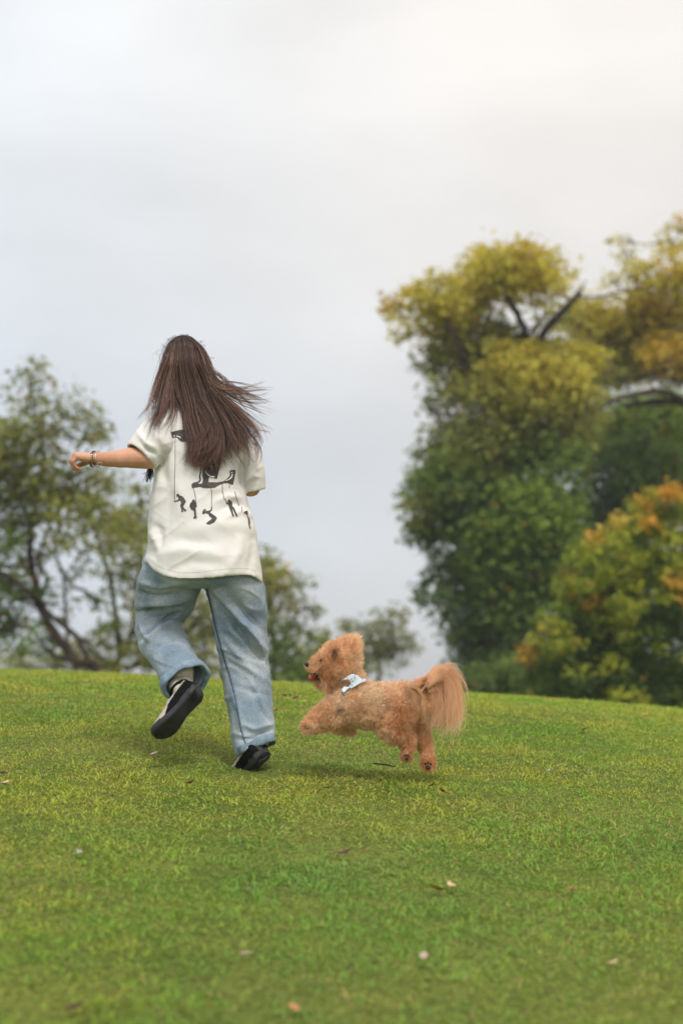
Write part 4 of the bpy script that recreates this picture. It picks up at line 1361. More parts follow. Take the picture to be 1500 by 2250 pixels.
    for side in (0, 1):
        sel = []
        for f in Fu:
            if max(f) >= nb:
                continue
            yv, t = par[f].mean(0)
            t = t if side == 0 else 180 - t
            lo = np.interp(yv, [.02, .08, .125, .145, .16, .235], [36, 32, 26, 8, 0, 0])
            hi = np.interp(yv, [.02, .08, .13, .16, .20, .235], [52, 52, 54, 58, 56, 50])
            if .012 < yv < .236 and lo < t < hi:
                sel.append(f)
        ids = sorted({i for f in sel for i in f})
        mp_ = {a: b for b, a in enumerate(ids)}
        q = Vu[ids]
        o_ = q - np.column_stack([np.zeros(len(q)), q[:, 1], np.full(len(q), .035)])
        q = q + nrm(o_) * .0022
        mk('suede_panel', T(q), [[mp_[i] for i in f] for f in sel], M['shoe_tan'], up_o)
    # collar, sock, tongue, laces
    cp = [(.030 * math.cos(t), .050 + .042 * math.sin(t), .099 + .006 * math.sin(t)) for t in np.linspace(0, 2 * math.pi, 25)]
    if sock:
      mk('collar', *[f(w_) if i == 0 else w_ for i, (f, w_) in enumerate(zip((T, None), tube(cp, .0065, 8)))], M['shoe_black'], up_o)
    sv, sf = tube([(0, .052, .075), (0, .050, .11), (0, .046, .13)], [.031, .031, .036], 20, hint=(1, 0, 0))
    if sock:
        mk('sock', T(sv), sf, M['sock'], up_o)
    tv, tf = ellipsoid((0, .112, .088), (.020, .026, .006))
    mk('tongue', T(tv), tf, M['sock'], up_o)
    ml = MB()
    for k in range(4):
        yv = .105 + k * .016
        zt = np.interp(yv, [s_[0] for s_ in sec], [s_[2] for s_ in sec])
        ml.add(*tube([(-.018, yv, zt - .004), (0, yv + .004, zt + .006), (.018, yv, zt - .004)], .002, 6))
    lv, lf = ml.arrays()
    mk('laces', T(lv), lf, M['shoe_black'], up_o)
    return up_o, T


# lifted left shoe: sole turned to the viewer, toe down and to the left
toeL = RT * -.63 + UP * -.74 + FWD * -.10
upL = FWD * .70 + (RT * -.74 + UP * .62) * .74
shoeL, TL = make_shoe(W(444, 1519, -.20), toeL, upL, mirror=-1, size=.92)
# planted right shoe: heel raised, toe on the grass and turned a little left
toeR = RT * -.50 + UP * -.52 + FWD * .69
upR = FWD * .48 + UP * .60 + RT * -.74
shoeR, TR_ = make_shoe(W(585, 1666, -.140), toeR, upR, mirror=1, bend=R(34), sock=False, hz=.66, size=1.08)
for path_, rr_ in (([W(400, 1458, -.06), W(401, 1477, -.095), W(403, 1497, -.105), W(406, 1510, -.13)], [.046, .042, .036, .028]),):
    sv, sf = tube(spline(path_, 10), np.interp(np.linspace(0, 1, 10), np.linspace(0, 1, 4), rr_), 24, hint=RT)
    mk('sock_leg', sv, sf, M['sock'], shoeL)
# little gold leaping mark on the heel
shp = bpy.data.objects['shoe'] if False else shoeR
hb = BVHTree.FromPolygons([tuple(v.co) for v in shoeR.data.vertices], [tuple(p.vertices) for p in shoeR.data.polygons])
v, f = decal('m', [(a_ - 1, b_ + 13) for a_, b_ in [(583, 1630), (588, 1632), (591, 1629), (593, 1626.5), (593.6, 1627.4), (591.5, 1631), (592.5, 1637), (591, 1637.5), (590, 1634), (586, 1633)]], hb, .0012, None, None, 2.0)
mk('heel_logo', v, f, M['gold'], shoeR)

# --- bracelets on the left wrist
def wrist_ring(px, off, rx, rz, lean, thick, flat, name, mat, n=40):
    c = W(px, 1008.5, off)
    ax = nrm(W(180, 1008, -.045) - W(240, 1009, -.07))
    ax = nrm(ax + UP * lean)
    u = nrm(UP - ax * (UP @ ax))
    v = np.cross(ax, u)
    a = np.linspace(0, 2 * math.pi, n, endpoint=False)
    rings_ = []
    for t in a:
        o_ = u * math.cos(t) * rx + v * math.sin(t) * rz
        on = nrm(o_)
        rings_.append(np.array([c + o_ + on * math.cos(b) * thick + ax * math.sin(b) * flat for b in np.linspace(0, 2 * math.pi, 8, endpoint=False)]))
    V, F = ring_loft(rings_ + [rings_[0]], False, False)
    return mk(name, V, F, mat, girl), c, u, v, ax


bl, c, u, v, ax = wrist_ring(205.5, -.05, .0275, .0285, .10, .0018, .0055, 'link_bracelet', M['steel'])
ml = MB()
for k in range(22):
    t = 2 * math.pi * k / 22
    q = c + u * math.cos(t) * .0293 + v * math.sin(t) * .0303
    tg = -u * math.sin(t) + v * math.cos(t)
    nn_ = np.cross(tg, ax)
    bx = [q + tg * a * .0016 + ax * b * .0045 + nn_ * d * .0010 for a in (-1, 1) for b in (-1, 1) for d in (-1, 1)]
    ml.add(bx, [[0, 1, 3, 2], [4, 6, 7, 5], [0, 4, 5, 1], [2, 3, 7, 6], [0, 2, 6, 4], [1, 5, 7, 3]])
lv, lf = ml.arrays()
mk('links', lv, lf, M['dark_metal'], bl, smooth=False)
wrist_ring(211, -.053, .030, .031, -.22, .0012, .0012, 'cord_bracelet', M['dark_metal'])
bg, c, u, v, ax = wrist_ring(217.5, -.056, .031, .032, -.14, .0016, .0016, 'bangle', M['rose'])
hp_ = W(219.5, 1020, -.095)
hr = []
for t in np.linspace(0, 2 * math.pi, 28):
    X_ = 16 * math.sin(t) ** 3
    Y_ = 13 * math.cos(t) - 5 * math.cos(2 * t) - 2 * math.cos(3 * t) - math.cos(4 * t)
    hr.append(hp_ + RT * X_ * .00055 + UP * Y_ * .0005)
lv, lf = tube(hr, .0011, 6)
mk('heart_charm', lv, lf, M['steel'], bg)


# --- hair
def hair_depth(x, y):
    dd = np.interp(y, [740, 760, 790, 830, 880, 930, 980, 1040], [.20, .135, .095, .085, .045, -.015, -.055, -.085])
    edge = np.abs(x - 405) / 62
    near_head = np.clip(1 - (y - 740) / 150, 0, 1)
    return dd + near_head * .085 * np.clip(edge, 0, 1.1) ** 2


def build_hair():
    rng = np.random.default_rng(77)
    main = [
        [(392, 743), (362, 776), (346, 830), (332, 880), (312, 922)],
        [(393, 743), (366, 780), (351, 835), (340, 888), (322, 935)],
        [(394, 742), (369, 785), (357, 840), (347, 896), (331, 950)],
        [(395, 742), (371, 788), (362, 846), (354, 898), (344, 925)],
        [(396, 741), (374, 790), (367, 850), (363, 895), (352, 935)],
        [(397, 741), (376, 795), (372, 855), (378, 898), (366, 950)],
        [(397, 741), (378, 798), (382, 858), (407, 905), (411, 955), (402, 1004)],
        [(398, 741), (382, 800), (384, 860), (412, 910), (415, 960), (404, 1014)],
        [(399, 741), (386, 800), (393, 860), (415, 912), (418, 965), (408, 1018)],
        [(400, 741), (391, 800), (398, 860), (414, 920), (418, 972), (411, 1024)],
        [(400, 741), (396, 800), (406, 860), (420, 922), (427, 980), (421, 1024)],
        [(401, 741), (401, 800), (412, 860), (427, 925), (436, 985), (432, 1030)],
        [(402, 741), (407, 800), (419, 860), (434, 930), (445, 990), (441, 1036)],
        [(403, 741), (412, 800), (425, 860), (442, 930), (455, 990), (452, 1042)],
        [(404, 741), (417, 800), (431, 860), (450, 930), (463, 990), (463, 1040)],
        [(405, 741), (422, 800), (437, 860), (458, 930), (472, 990), (474, 1034)],
        [(406, 741), (427, 800), (443, 860), (466, 930), (482, 988), (486, 1032)],
        [(407, 741), (432, 800), (450, 860), (475, 928), (493, 982), (498, 1026)],
        [(408, 742), (437, 800), (456, 858), (485, 922), (506, 972), (512, 1014)],
        [(409, 742), (441, 800), (462, 855), (494, 915), (518, 962), (526, 1004)],
        [(410, 742), (446, 800), (468, 852), (503, 908), (530, 955), (541, 998)],
        [(411, 742), (450, 800), (474, 850), (512, 900), (540, 945), (554, 985)],
    ]
    fly = [
        [(412, 743), (454, 798), (476, 845), (515, 868), (555, 880), (614, 876)],
        [(412, 743), (455, 800), (478, 848), (520, 872), (560, 882), (600, 880)],
        [(412, 743), (456, 802), (480, 850), (522, 880), (565, 898), (602, 910)],
        [(412, 743), (455, 803), (480, 852), (525, 890), (560, 920), (602, 944)],
        [(412, 743), (452, 803), (478, 855), (522, 900), (562, 938), (598, 945)],
        [(410, 743), (450, 803), (476, 856), (520, 905), (555, 945), (574, 970)],
        [(412, 743), (456, 800), (482, 846), (525, 862), (560, 872), (590, 862)],
        [(410, 743), (448, 803), (470, 860), (510, 910), (545, 960), (562, 995)],
        [(412, 743), (457, 798), (478, 838), (515, 850), (548, 868), (592, 888)],
        [(396, 742), (368, 782), (350, 838), (330, 892), (303, 928)],
        [(396, 742), (372, 790), (360, 850), (340, 905), (318, 968)],
        [(398, 742), (376, 800), (372, 860), (360, 915), (330, 945)],
        [(398, 742), (378, 800), (380, 860), (378, 920), (352, 955)],
        [(408, 742), (440, 803), (462, 860), (498, 925), (530, 985), (560, 1020)],
        [(408, 742), (436, 803), (458, 860), (492, 930), (520, 995), (540, 1028)],
    ]
    curl = [
        [(404, 741), (415, 800), (430, 870), (462, 920), (468, 958), (440, 985), (412, 982)],
        [(404, 741), (418, 800), (436, 870), (470, 925), (476, 968), (450, 1000), (420, 998)],
        [(403, 741), (412, 800), (425, 870), (452, 915), (458, 945), (432, 968), (405, 968)],
        [(405, 741), (422, 800), (440, 870), (475, 930), (482, 985), (462, 1018), (440, 1020)],
    ]
    for _ in range(10):
        a_ = rng.uniform(-.05, 1.0)
        Lr = rng.uniform(90, 150)
        x0, y0 = 478 + rng.normal(0, 6), 850 + rng.normal(0, 10)
        b_ = a_ + rng.normal(-.25, .35)
        xm, ym = x0 + .5 * Lr * math.cos(a_), y0 + .5 * Lr * math.sin(a_)
        fly.append([(412, 743), (455 + rng.normal(0, 3), 800), (x0, y0), (xm, ym), (xm + .5 * Lr * math.cos(b_), ym + .5 * Lr * math.sin(b_))])
    for _ in range(13):
        x1_, y1_ = rng.uniform(512, 566), rng.uniform(975, 1040)
        xm = 470 + (x1_ - 470) * rng.uniform(.62, .8)
        fly.append([(410, 743), (446 + rng.normal(0, 4), 800), (468 + rng.normal(0, 6), 855), (xm, 855 + (y1_ - 855) * .5), (x1_ + rng.normal(4, 5), 855 + (y1_ - 855) * .8), (x1_, y1_)])
    for _ in range(8):
        x0 = rng.uniform(335, 372)
        fly.append([(394, 742), (x0 + 12, 795), (x0, 850), (x0 - rng.uniform(4, 14), 895), (x0 - rng.uniform(18, 42), rng.uniform(925, 965))])
    K = 18
    def crown(g):
        # hair leaves the parting, rounds the crown, then falls
        g = list(g)
        x0, x1 = g[0][0], g[1][0]
        k_ = (x1 - 404) / 52.0
        return [(404 + 8 * k_, 740 + 2 * abs(k_)), (404 + (34 if k_ < 0 else 30) * k_, 744 + 15 * abs(k_) ** 1.4), (404 + (46 if k_ < 0 else 42) * k_, 768 + 10 * abs(k_))] + [(x1, g[1][1] + 6)] + g[2:]
    main[:] = [crown(g) for g in main]
    fly[:] = [crown(g) for g in fly]
    curl[:] = [crown(g) for g in curl]
    G = np.array([spline(g, K) for g in main])
    Fl = np.array([spline(g, K) for g in fly])
    Cu = np.array([spline(g, K) for g in curl])
    S, D, RAD, CO = [], [], [], []
    tt = np.linspace(0, 1, K)

    def add(base, n, rs, ts, thick, lenj=.12, dj=.02, red=0.0, dbias=0.0):
        """n strands round a guide (K,2); rs/ts root and tip spread in px"""
        sp = rs + (ts - rs) * tt ** 1.3
        o = rng.normal(0, 1, (n, 1, 2)) * sp[None, :, None] * np.array([1.0, .5])
        # slow wander
        ph = rng.uniform(0, 6.28, (n, 1))
        fr = rng.uniform(3, 7, (n, 1))
        o[:, :, 0] += np.sin(ph + fr * tt) * tt * ts * .45
        p = base[None] + o
        # different lengths: resample the strand to a shorter end
        L = 1 - np.abs(rng.normal(0, lenj, (n, 1)))
        L = np.clip(L, .45, 1.05)
        u = np.clip(tt[None] * L, 0, 1) * (K - 1)
        i = np.minimum(u.astype(int), K - 2)
        f = (u - i)[..., None]
        idx = np.arange(n)[:, None]
        p = p[idx, i] * (1 - f) + p[idx, i + 1] * f
        S.append(p)
        layer = rng.normal(0, 1, (n, 1)) * dj * (.25 + tt) + dbias
        D.append(np.broadcast_to(layer, (n, K)).copy())
        r = thick * rng.uniform(.7, 1.25, (n, 1)) * np.interp(tt, [0, .1, .75, 1], [.8, 1, .8, .25])
        RAD.append(r)
        base_c = np.array([.062, .040, .032])
        tipc = np.array([.235, .122, .084])
        m_ = np.clip(tt[None] * .55 + rng.normal(0, .22, (n, 1)) + red, 0, 1)[..., None]
        CO.append((base_c * (1 - m_) + tipc * m_) * rng.uniform(.65, 1.35, (n, 1, 1)) * rng.choice([.42, .62, .9, 1.3, 2.1]))

    # locks: each lock follows a blend of two neighbouring guides
    for k in range(205):
        g = rng.uniform(0, len(G) - 1) if rng.random() < .40 else rng.uniform(6.8, len(G) - 1)
        g = 5.2 if 5.3 < g < 6 else 6.0 if 6 <= g < 6.5 else g
        i = int(g)
        base = G[i] * (1 - (g - i)) + G[min(i + 1, len(G) - 1)] * (g - i)
        base = base + np.stack([np.sin(rng.uniform(0, 6.28) + rng.uniform(5, 10) * tt) * rng.uniform(4, 11) * tt ** 1.4, np.zeros(K)], 1)
        wv = np.clip((base[:, 1] - 850) / 150, 0, 1.15)
        base = base + np.stack([np.sin((base[:, 1] - 880) / 19.0 + .30 * g + rng.normal(0, .55)) * 8.5 * wv, np.zeros(K)], 1)
        add(base, 22, 3.0, rng.uniform(1.2, 3.4), .00060, (.12 if i > 5 else .26), .014, rng.normal(0, .12))
    for b in Fl:
        for _ in range(2):
            w = b + np.cumsum(rng.normal(0, 1.1, (K, 2)), 0) * (tt ** 1.2)[:, None]
            add(w, 8, 3.0, 1.7, .00072, .08, .03, .15)
        add(b, 4, 3, 13, .00052, .15, .05, .2)
    for b in Cu:
        for _ in range(6):
            w = b + np.cumsum(rng.normal(0, .7, (K, 2)), 0) * (tt ** 1.2)[:, None]
            add(w, 13, 3.5, 3.4, .0006, .08, .008, .12, -.02)
    # baby hairs standing off the crown
    for k in range(70):
        x = rng.uniform(350, 462)
        top = 741 + 55 * (abs(x - 404) / 60) ** 2.2
        b = spline([(x, top + 25), (x + rng.uniform(-8, 8), top - 1), (x + rng.uniform(-16, 16), top - rng.uniform(0, 7)), (x + rng.uniform(-22, 22), top + rng.uniform(0, 14))], K)
        add(b, 1,   .5, .5, .00045, .05, .01, .2)
    p = np.vstack(S)
    dj = np.vstack(D)
    rad = np.vstack(RAD)
    co = np.vstack(CO)
    dep = D0 + hair_depth(p[..., 0], p[..., 1]) + dj
    # rest on the shirt and head instead of passing through
    flat = p.reshape(-1, 2)
    lim = np.full(len(flat), 99.0)
    for i, (x, y) in enumerate(flat):
        if y > 860:
            l, n_ = hit(shirt_bvh, x, y)
            if l is not None:
                lim[i] = l @ FWD
    lim = lim.reshape(dep.shape)
    dep = np.minimum(dep, lim - .004 - np.abs(dj) * .6)
    pts = PV(p[..., 0], p[..., 1], dep)
    V, F = strands(pts, rad, 3)
    C = np.repeat(co[:, :, None, :], 3, 2).reshape(-1, 3)
    # scalp layer under the strands
    cv, cf = ellipsoid(hc + np.array([0, -.006, .000]), (.074, .082, .102), n=36, m=24)
    keep = [f for f in cf if len(f) == 4 and (cv[f].mean(0) - hc)[1] < .045]
    nb = len(V)
    V = np.vstack([V, cv])
    C = np.vstack([C, np.tile([.040, .026, .021], (len(cv), 1))])
    F = np.vstack([F, np.array(keep) + nb])
    h = mk('hair', V, F, M['hair'], girl, col=C)
    h['kind'] = 'stuff'
    # lock falling in front, seen below the left armpit
    S2 = []
    for k in range(90):
        x0 = rng.normal(331, 4)
        S2.append(spline([(345 + rng.normal(0, 3), 960), (336 + rng.normal(0, 3), 1005), (x0, 1035 + rng.normal(0, 3)), (x0 - 3 + rng.normal(0, 4), 1050 + rng.normal(0, 6))], 8))
    S2 = np.array(S2)
    pts = PV(S2[..., 0], S2[..., 1], np.full(S2.shape[:2], D0 + .07) + rng.normal(0, .008, (90, 1)))
    V, F = strands(pts, np.full((90, 8), .0007), 3)
    o = mk('front_lock', V, F, M['hair'], h, col=np.tile([.030, .02, .018], (len(V), 1)))
    o['kind'] = 'stuff'


build_hair()

# ------------------------------------------------------------------ the dog
DD = 7.12
DM = DD / FPX


def Q(px, py, off=0.0):
    return P(px, py, DD + off)


dg0 = ground_hit(830, 1716)
dog = empty('dog', dg0)
tag(dog, 'curly apricot poodle in a pale blue harness leaping beside the girl', 'dog')
mb = MB()


def dl(pts):
    for a, b in zip(pts[:-1], pts[1:]):
        mb.add(*capsule(Q(*a[:3]), Q(*b[:3]), a[3] * DM, b[3] * DM))


dl([(768, 1543, 0, 46), (810, 1550, 0, 47), (855, 1550, 0, 44), (898, 1546, 0, 43), (915, 1543, 0, 38)])
dl([(775, 1530, 0, 38), (765, 1505, 0, 34), (757, 1470, 0, 35)])
dl([(757, 1455, 0, 34), (742, 1447, 0, 35), (728, 1462, 0, 36), (738, 1478, 0, 36)])
dl([(752, 1440, 0, 32), (766, 1426, 0, 21), (770, 1412, 0, 9)])
dl([(762, 1440, 0, 26), (780, 1426, 0, 9)])
dl([(725, 1452, 0, 29), (703, 1460, 0, 19), (686, 1463, 0, 11)])
dl([(728, 1480, 0, 30), (712, 1494, 0, 17), (700, 1497, 0, 8)])
dl([(722, 1448, -.022, 22), (700, 1462, -.012, 16), (690, 1470, -.008, 10)])
for s in (-1, 1):                                                            # ears blown back
    dl([(742, 1432, s * .050, 13), (752, 1448, s * .060, 15), (748, 1472, s * .058, 14)])
# fore legs
dl([(757, 1548, -.035, 36), (735, 1562, -.045, 30), (708, 1578, -.045, 24), (684, 1590, -.045, 16), (678, 1593, -.045, 14)])
dl([(770, 1560, .035, 32), (748, 1585, .045, 18), (738, 1597, .045, 11), (768, 1603, .045, 10)])
# hind legs
dl([(880, 1560, -.030, 42), (862, 1592, -.035, 34), (868, 1606, -.035, 27), (893, 1618, -.035, 15), (895, 1645, -.035, 11), (892, 1662, -.035, 11)])
dl([(905, 1562, .035, 36), (915, 1592, .035, 24), (928, 1628, .03, 15), (937, 1655, .02, 12), (940, 1680, .01, 13)])
# tail core
dl([(918, 1520, 0, 22), (945, 1510, 0, 17), (963, 1496, 0, 13), (972, 1488, 0, 9)])
V, F = mb.arrays()
Vd, Fd, Nd = remesh(V, F, 0.0042, 7, 0.5)
dog_smooth_bvh = bvh_of(Vd, Fd)
cv1 = vnoise(Vd * 75, 61)
curl_n = np.abs(vnoise(Vd * 62, 68))
Vd += Nd * (cv1 * .0040 + (.35 - curl_n) * .0075 + vnoise(Vd * 150, 62) * .0014)[:, None]


def fur_tone(pts):
    """coat colour with painted shading: paler back and flank, deeper face and rump; richer feet"""
    x, y, d = proj(pts)
    pale = np.array([.98, .80, .60])
    mid = np.array([.97, .68, .44])
    deep = np.array([.80, .43, .21])
    dark = np.array([.16, .06, .035])
    w = np.exp(-(((x - 820) / 60) ** 2 + ((y - 1530) / 38) ** 2)) + .8 * np.exp(-(((x - 780) / 16) ** 2 + ((y - 1460) / 36) ** 2)) + .8 * np.exp(-(((x - 740) / 26) ** 2 + ((y - 1545) / 26) ** 2))
    w = np.clip(w + vnoise(pts * 16, 63) * .22, 0, 1)[:, None]
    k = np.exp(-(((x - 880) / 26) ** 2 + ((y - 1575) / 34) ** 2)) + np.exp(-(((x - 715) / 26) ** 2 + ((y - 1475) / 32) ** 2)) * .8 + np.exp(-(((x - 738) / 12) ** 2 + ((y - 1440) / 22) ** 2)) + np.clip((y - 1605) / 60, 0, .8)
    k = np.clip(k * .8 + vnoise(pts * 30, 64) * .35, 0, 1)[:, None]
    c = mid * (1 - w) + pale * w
    c = c * (1 - k) + deep * k  # deeper shading of rump and face goes into the colour here
    e_ = np.clip(np.exp(-(((x - 737) / 6) ** 2 + ((y - 1438) / 9) ** 2)) + np.exp(-(((x - 699) / 8) ** 2 + ((y - 1488) / 8) ** 2)) + .6 * np.exp(-(((x - 706) / 5) ** 2 + ((y - 1451) / 4) ** 2)) + .7 * np.exp(-(((x - 745) / 10) ** 2 + ((y - 1560) / 4) ** 2)), 0, 1)[:, None]  # shade of ear hollow and mouth painted dark into the coat
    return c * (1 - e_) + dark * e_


dbody = mk('body', Vd, Fd, M['fur'], dog, col=fur_tone(Vd))
dog_bvh = bvh_of(Vd, Fd)

# harness outline on the side of the body (photo pixels)
HARN = [(744, 1492), (752, 1485), (763, 1481), (772, 1480), (781, 1484), (787, 1493), (800, 1493), (809, 1497), (800, 1501), (786, 1504), (775, 1511), (764, 1520), (757, 1529), (752, 1524), (757, 1516), (766, 1508), (769, 1500), (765, 1494), (755, 1493), (746, 1496)]


def inside(poly, x, y):
    poly = np.asarray(poly)
    r = np.zeros(len(x), bool)
    j = len(poly) - 1
    for i in range(len(poly)):
        a, b = poly[i], poly[j]
        c_ = ((a[1] > y) != (b[1] > y)) & (x < (b[0] - a[0]) * (y - a[1]) / (b[1] - a[1] + 1e-12) + a[0])
        r ^= c_
        j = i
    return r


def build_fur():
    rng = np.random.default_rng(88)
    tri = np.array([[f[0], f[1], f[2]] for f in Fd] + [[f[0], f[2], f[3]] for f in Fd if len(f) == 4])
    A, B, C_ = Vd[tri[:, 0]], Vd[tri[:, 1]], Vd[tri[:, 2]]
    ar = np.linalg.norm(np.cross(B - A, C_ - A), axis=1)
    n = 62000
    k = rng.choice(len(tri), n, p=ar / ar.sum())
    u, v = rng.random(n), rng.random(n)
    fl = u + v > 1
    u[fl], v[fl] = 1 - u[fl], 1 - v[fl]
    p = A[k] + (B - A)[k] * u[:, None] + (C_ - A)[k] * v[:, None]
    nr = nrm(np.cross(B - A, C_ - A))[k]
    vn_ = Nd[tri[k, 0]]
    nr = nrm(np.where((np.sum(nr * vn_, 1) < 0)[:, None], -nr, nr) + vn_)
    x, y, d = proj(p)
    ok = ~(inside(HARN, x, y))
    face = np.exp(-(((x - 690) / 22) ** 2 + ((y - 1465) / 22) ** 2))
    p, nr, x, y, face = p[ok], nr[ok], x[ok], y[ok], face[ok]
    n = len(p)
    L = rng.uniform(.009, .021, n) * (1 - .6 * np.clip(face * 1.3, 0, 1))
    L *= 1 + .8 * np.exp(-(((x - 775) / 22) ** 2 + ((y - 1412) / 18) ** 2)) - .25 * np.clip((y - 1620) / 40, 0, 1)
    # curls: neighbouring hairs bend the same way
    cd = np.stack([vnoise(p * 60, 65), vnoise(p * 60, 66), vnoise(p * 60, 67)], 1)
    flow = np.array([.35, 0, -.25]) + np.where(y < 1450, 1, 0)[:, None] * np.array([.4, 0, .55])
    d1 = nrm(nr + cd * .6 + flow * .3 + rng.normal(0, .22, (n, 3)))
    d2 = nrm(d1 * .35 + cd * 1.6 + flow * .5 + rng.normal(0, .35, (n, 3)) + nr * .25)
    q1 = p + d1 * (L * .5)[:, None]
    q2 = q1 + d2 * (L * .4)[:, None]
    q3 = q2 + nrm(d2 * .4 - d1 * .2 + rng.normal(0, .6, (n, 3)) + flow * .4) * (L * .3)[:, None]
    path = np.stack([p - nr * .001, q1, q2, q3], 1)
    rad = np.array([.0008, .00075, .0006, .00022])[None] * rng.uniform(.7, 1.2, (n, 1))
    V, F = strands(path, rad, 2)
    c = fur_tone(p) * rng.uniform(.78, 1.28, (n, 1))
    C = np.repeat(np.repeat(c[:, None], 4, 1)[:, :, None], 2, 2).reshape(-1, 3)
    o = mk('fur', V, F, M['fur'], dog, col=C)
    o['kind'] = 'stuff'
    # tail plume and the long hair of the rump
    guides = [
        [(925, 1515), (945, 1490), (962, 1477), (982, 1482), (994, 1510), (997, 1555), (992, 1600)],
        [(930, 1515), (950, 1488), (968, 1475), (986, 1488), (998, 1525), (998, 1570), (988, 1612)],
        [(935, 1512), (955, 1495), (972, 1486), (984, 1502), (988, 1540), (984, 1580), (972, 1606)],
        [(940, 1512), (958, 1500), (970, 1500), (977, 1525), (975, 1560), (965, 1595)],
        [(938, 1518), (955, 1512), (965, 1525), (966, 1550), (958, 1580), (945, 1598)],
        [(925, 1522), (942, 1522), (952, 1540), (952, 1565), (945, 1585)],
        [(905, 1508), (922, 1516), (934, 1535), (938, 1560), (934, 1580)],
        [(890, 1508), (905, 1520), (915, 1540), (917, 1562)],
        [(935, 1508), (952, 1484), (968, 1472), (988, 1478), (1000, 1500), (1001, 1540)],
        [(945, 1502), (960, 1482), (976, 1474), (990, 1482), (996, 1495)],
        [(900, 1506), (925, 1500), (945, 1492), (958, 1500), (962, 1530), (955, 1565)],
        [(912, 1507), (935, 1497), (950, 1500), (955, 1525), (950, 1560)],
        [(905, 1508), (928, 1505), (942, 1512), (948, 1540), (944, 1572)],
    ]
    K = 14
    tt = np.linspace(0, 1, K)
    S, Dp = [], []
    for g in guides:
        b = spline(g, K)
        for _ in range(40):
            w = b + np.cumsum(np.cumsum(rng.normal(0, .34, (K, 2)), 0), 0) * tt[:, None] + rng.normal(0, 8.0, 2) * (.4 + .6 * tt)[:, None]
            off = rng.normal(0, .03)
            m = 11
            q = w[None] + rng.normal(0, 1, (m, 1, 2)) * (1.2 + 3.2 * tt)[None, :, None] + np.sin(rng.uniform(0, 6) + rng.normal(0, .4, (m, 1)) + rng.uniform(8, 16) * tt)[..., None] * (tt * rng.uniform(3, 9))[None, :, None]
            Ls = np.clip(1 - np.abs(rng.normal(0, .26, (m, 1))), .3, 1)
            uu = tt[None] * Ls * (K - 1)
            i = np.minimum(uu.astype(int), K - 2)
            f = (uu - i)[..., None]
            ix = np.arange(m)[:, None]
            S.append(q[ix, i] * (1 - f) + q[ix, i + 1] * f)
            Dp.append(np.broadcast_to(off * (1 - .2 * tt) + rng.normal(0, .004, (m, 1)), (m, K)))
    S, Dp = np.vstack(S), np.vstack(Dp)
    pts = PV(S[..., 0], S[..., 1], DD - .0 + Dp + np.where(S[..., 0] < 935, -.062, 0) * np.clip((945 - S[..., 0]) / 25, 0, 1))
    rad = np.interp(tt, [0, .2, .8, 1], [.0006, .0006, .00042, .0002])[None] * rng.uniform(.7, 1.2, (len(S), 1))
    V, F = strands(pts, rad, 2)
    a, b = np.array([.97, .72, .50]), np.array([.93, .58, .36])
    m_ = rng.random((len(S), 1))
    c = (a * m_ + b * (1 - m_)) * rng.uniform(.85, 1.15, (len(S), 1))
    C = np.repeat(c, K * 2, axis=0)
    o = mk('tail', V, F, M['fur'], dog, col=C)
    o['kind'] = 'stuff'
    # wild tufts on the head
    S = []
    for (x0, y0, x1, y1, m, sp) in ((768, 1422, 770, 1401, 80, 6), (780, 1430, 788, 1414, 70, 6), (745, 1420, 752, 1402, 60, 7), (728, 1432, 722, 1418, 50, 7), (705, 1447, 696, 1440, 40, 6), (690, 1455, 683, 1448, 30, 3),
                                (748, 1432, 764, 1424, 60, 5), (744, 1450, 752, 1470, 60, 7), (700, 1465, 688, 1478, 40, 5), (712, 1505, 716, 1516, 60, 7)):
        for _ in range(m):
            a_ = np.array([x0, y0]) + rng.normal(0, sp, 2)
            b_ = np.array([x1, y1]) + rng.normal(0, sp * .8, 2)
            S.append(spline([a_, (a_ + b_) / 2 + rng.normal(0, 2, 2), b_], 6))
    S = np.array(S)
    pts = PV(S[..., 0], S[..., 1], DD - .045 + rng.normal(0, .012, (len(S), 1)) * np.ones((1, 6)))
    V, F = strands(pts, np.array([.0007, .0007, .0006, .0005, .0004, .0002])[None], 2)
    c = np.array([.92, .58, .35]) * rng.uniform(.7, 1.25, (len(S), 1))
    o = mk('head_tuft', V, F, M['fur'], dog, col=np.repeat(c, 12, axis=0))
    o['kind'] = 'stuff'


build_fur()


def blob(name, pieces, mat, parent, **k):
    m_ = MB()
    for c_, r_ in pieces:
        m_.add(*ellipsoid(c_, r_, n=14, m=9))
    v, f = m_.arrays()
    return mk(name, v, f, mat, parent)


def surf(px, py, off):
    l, n_ = hit(dog_bvh, px, py)
    return (Q(px, py, -.03) if l is None else l) + (np.array([0, -1.0, 0]) * off)


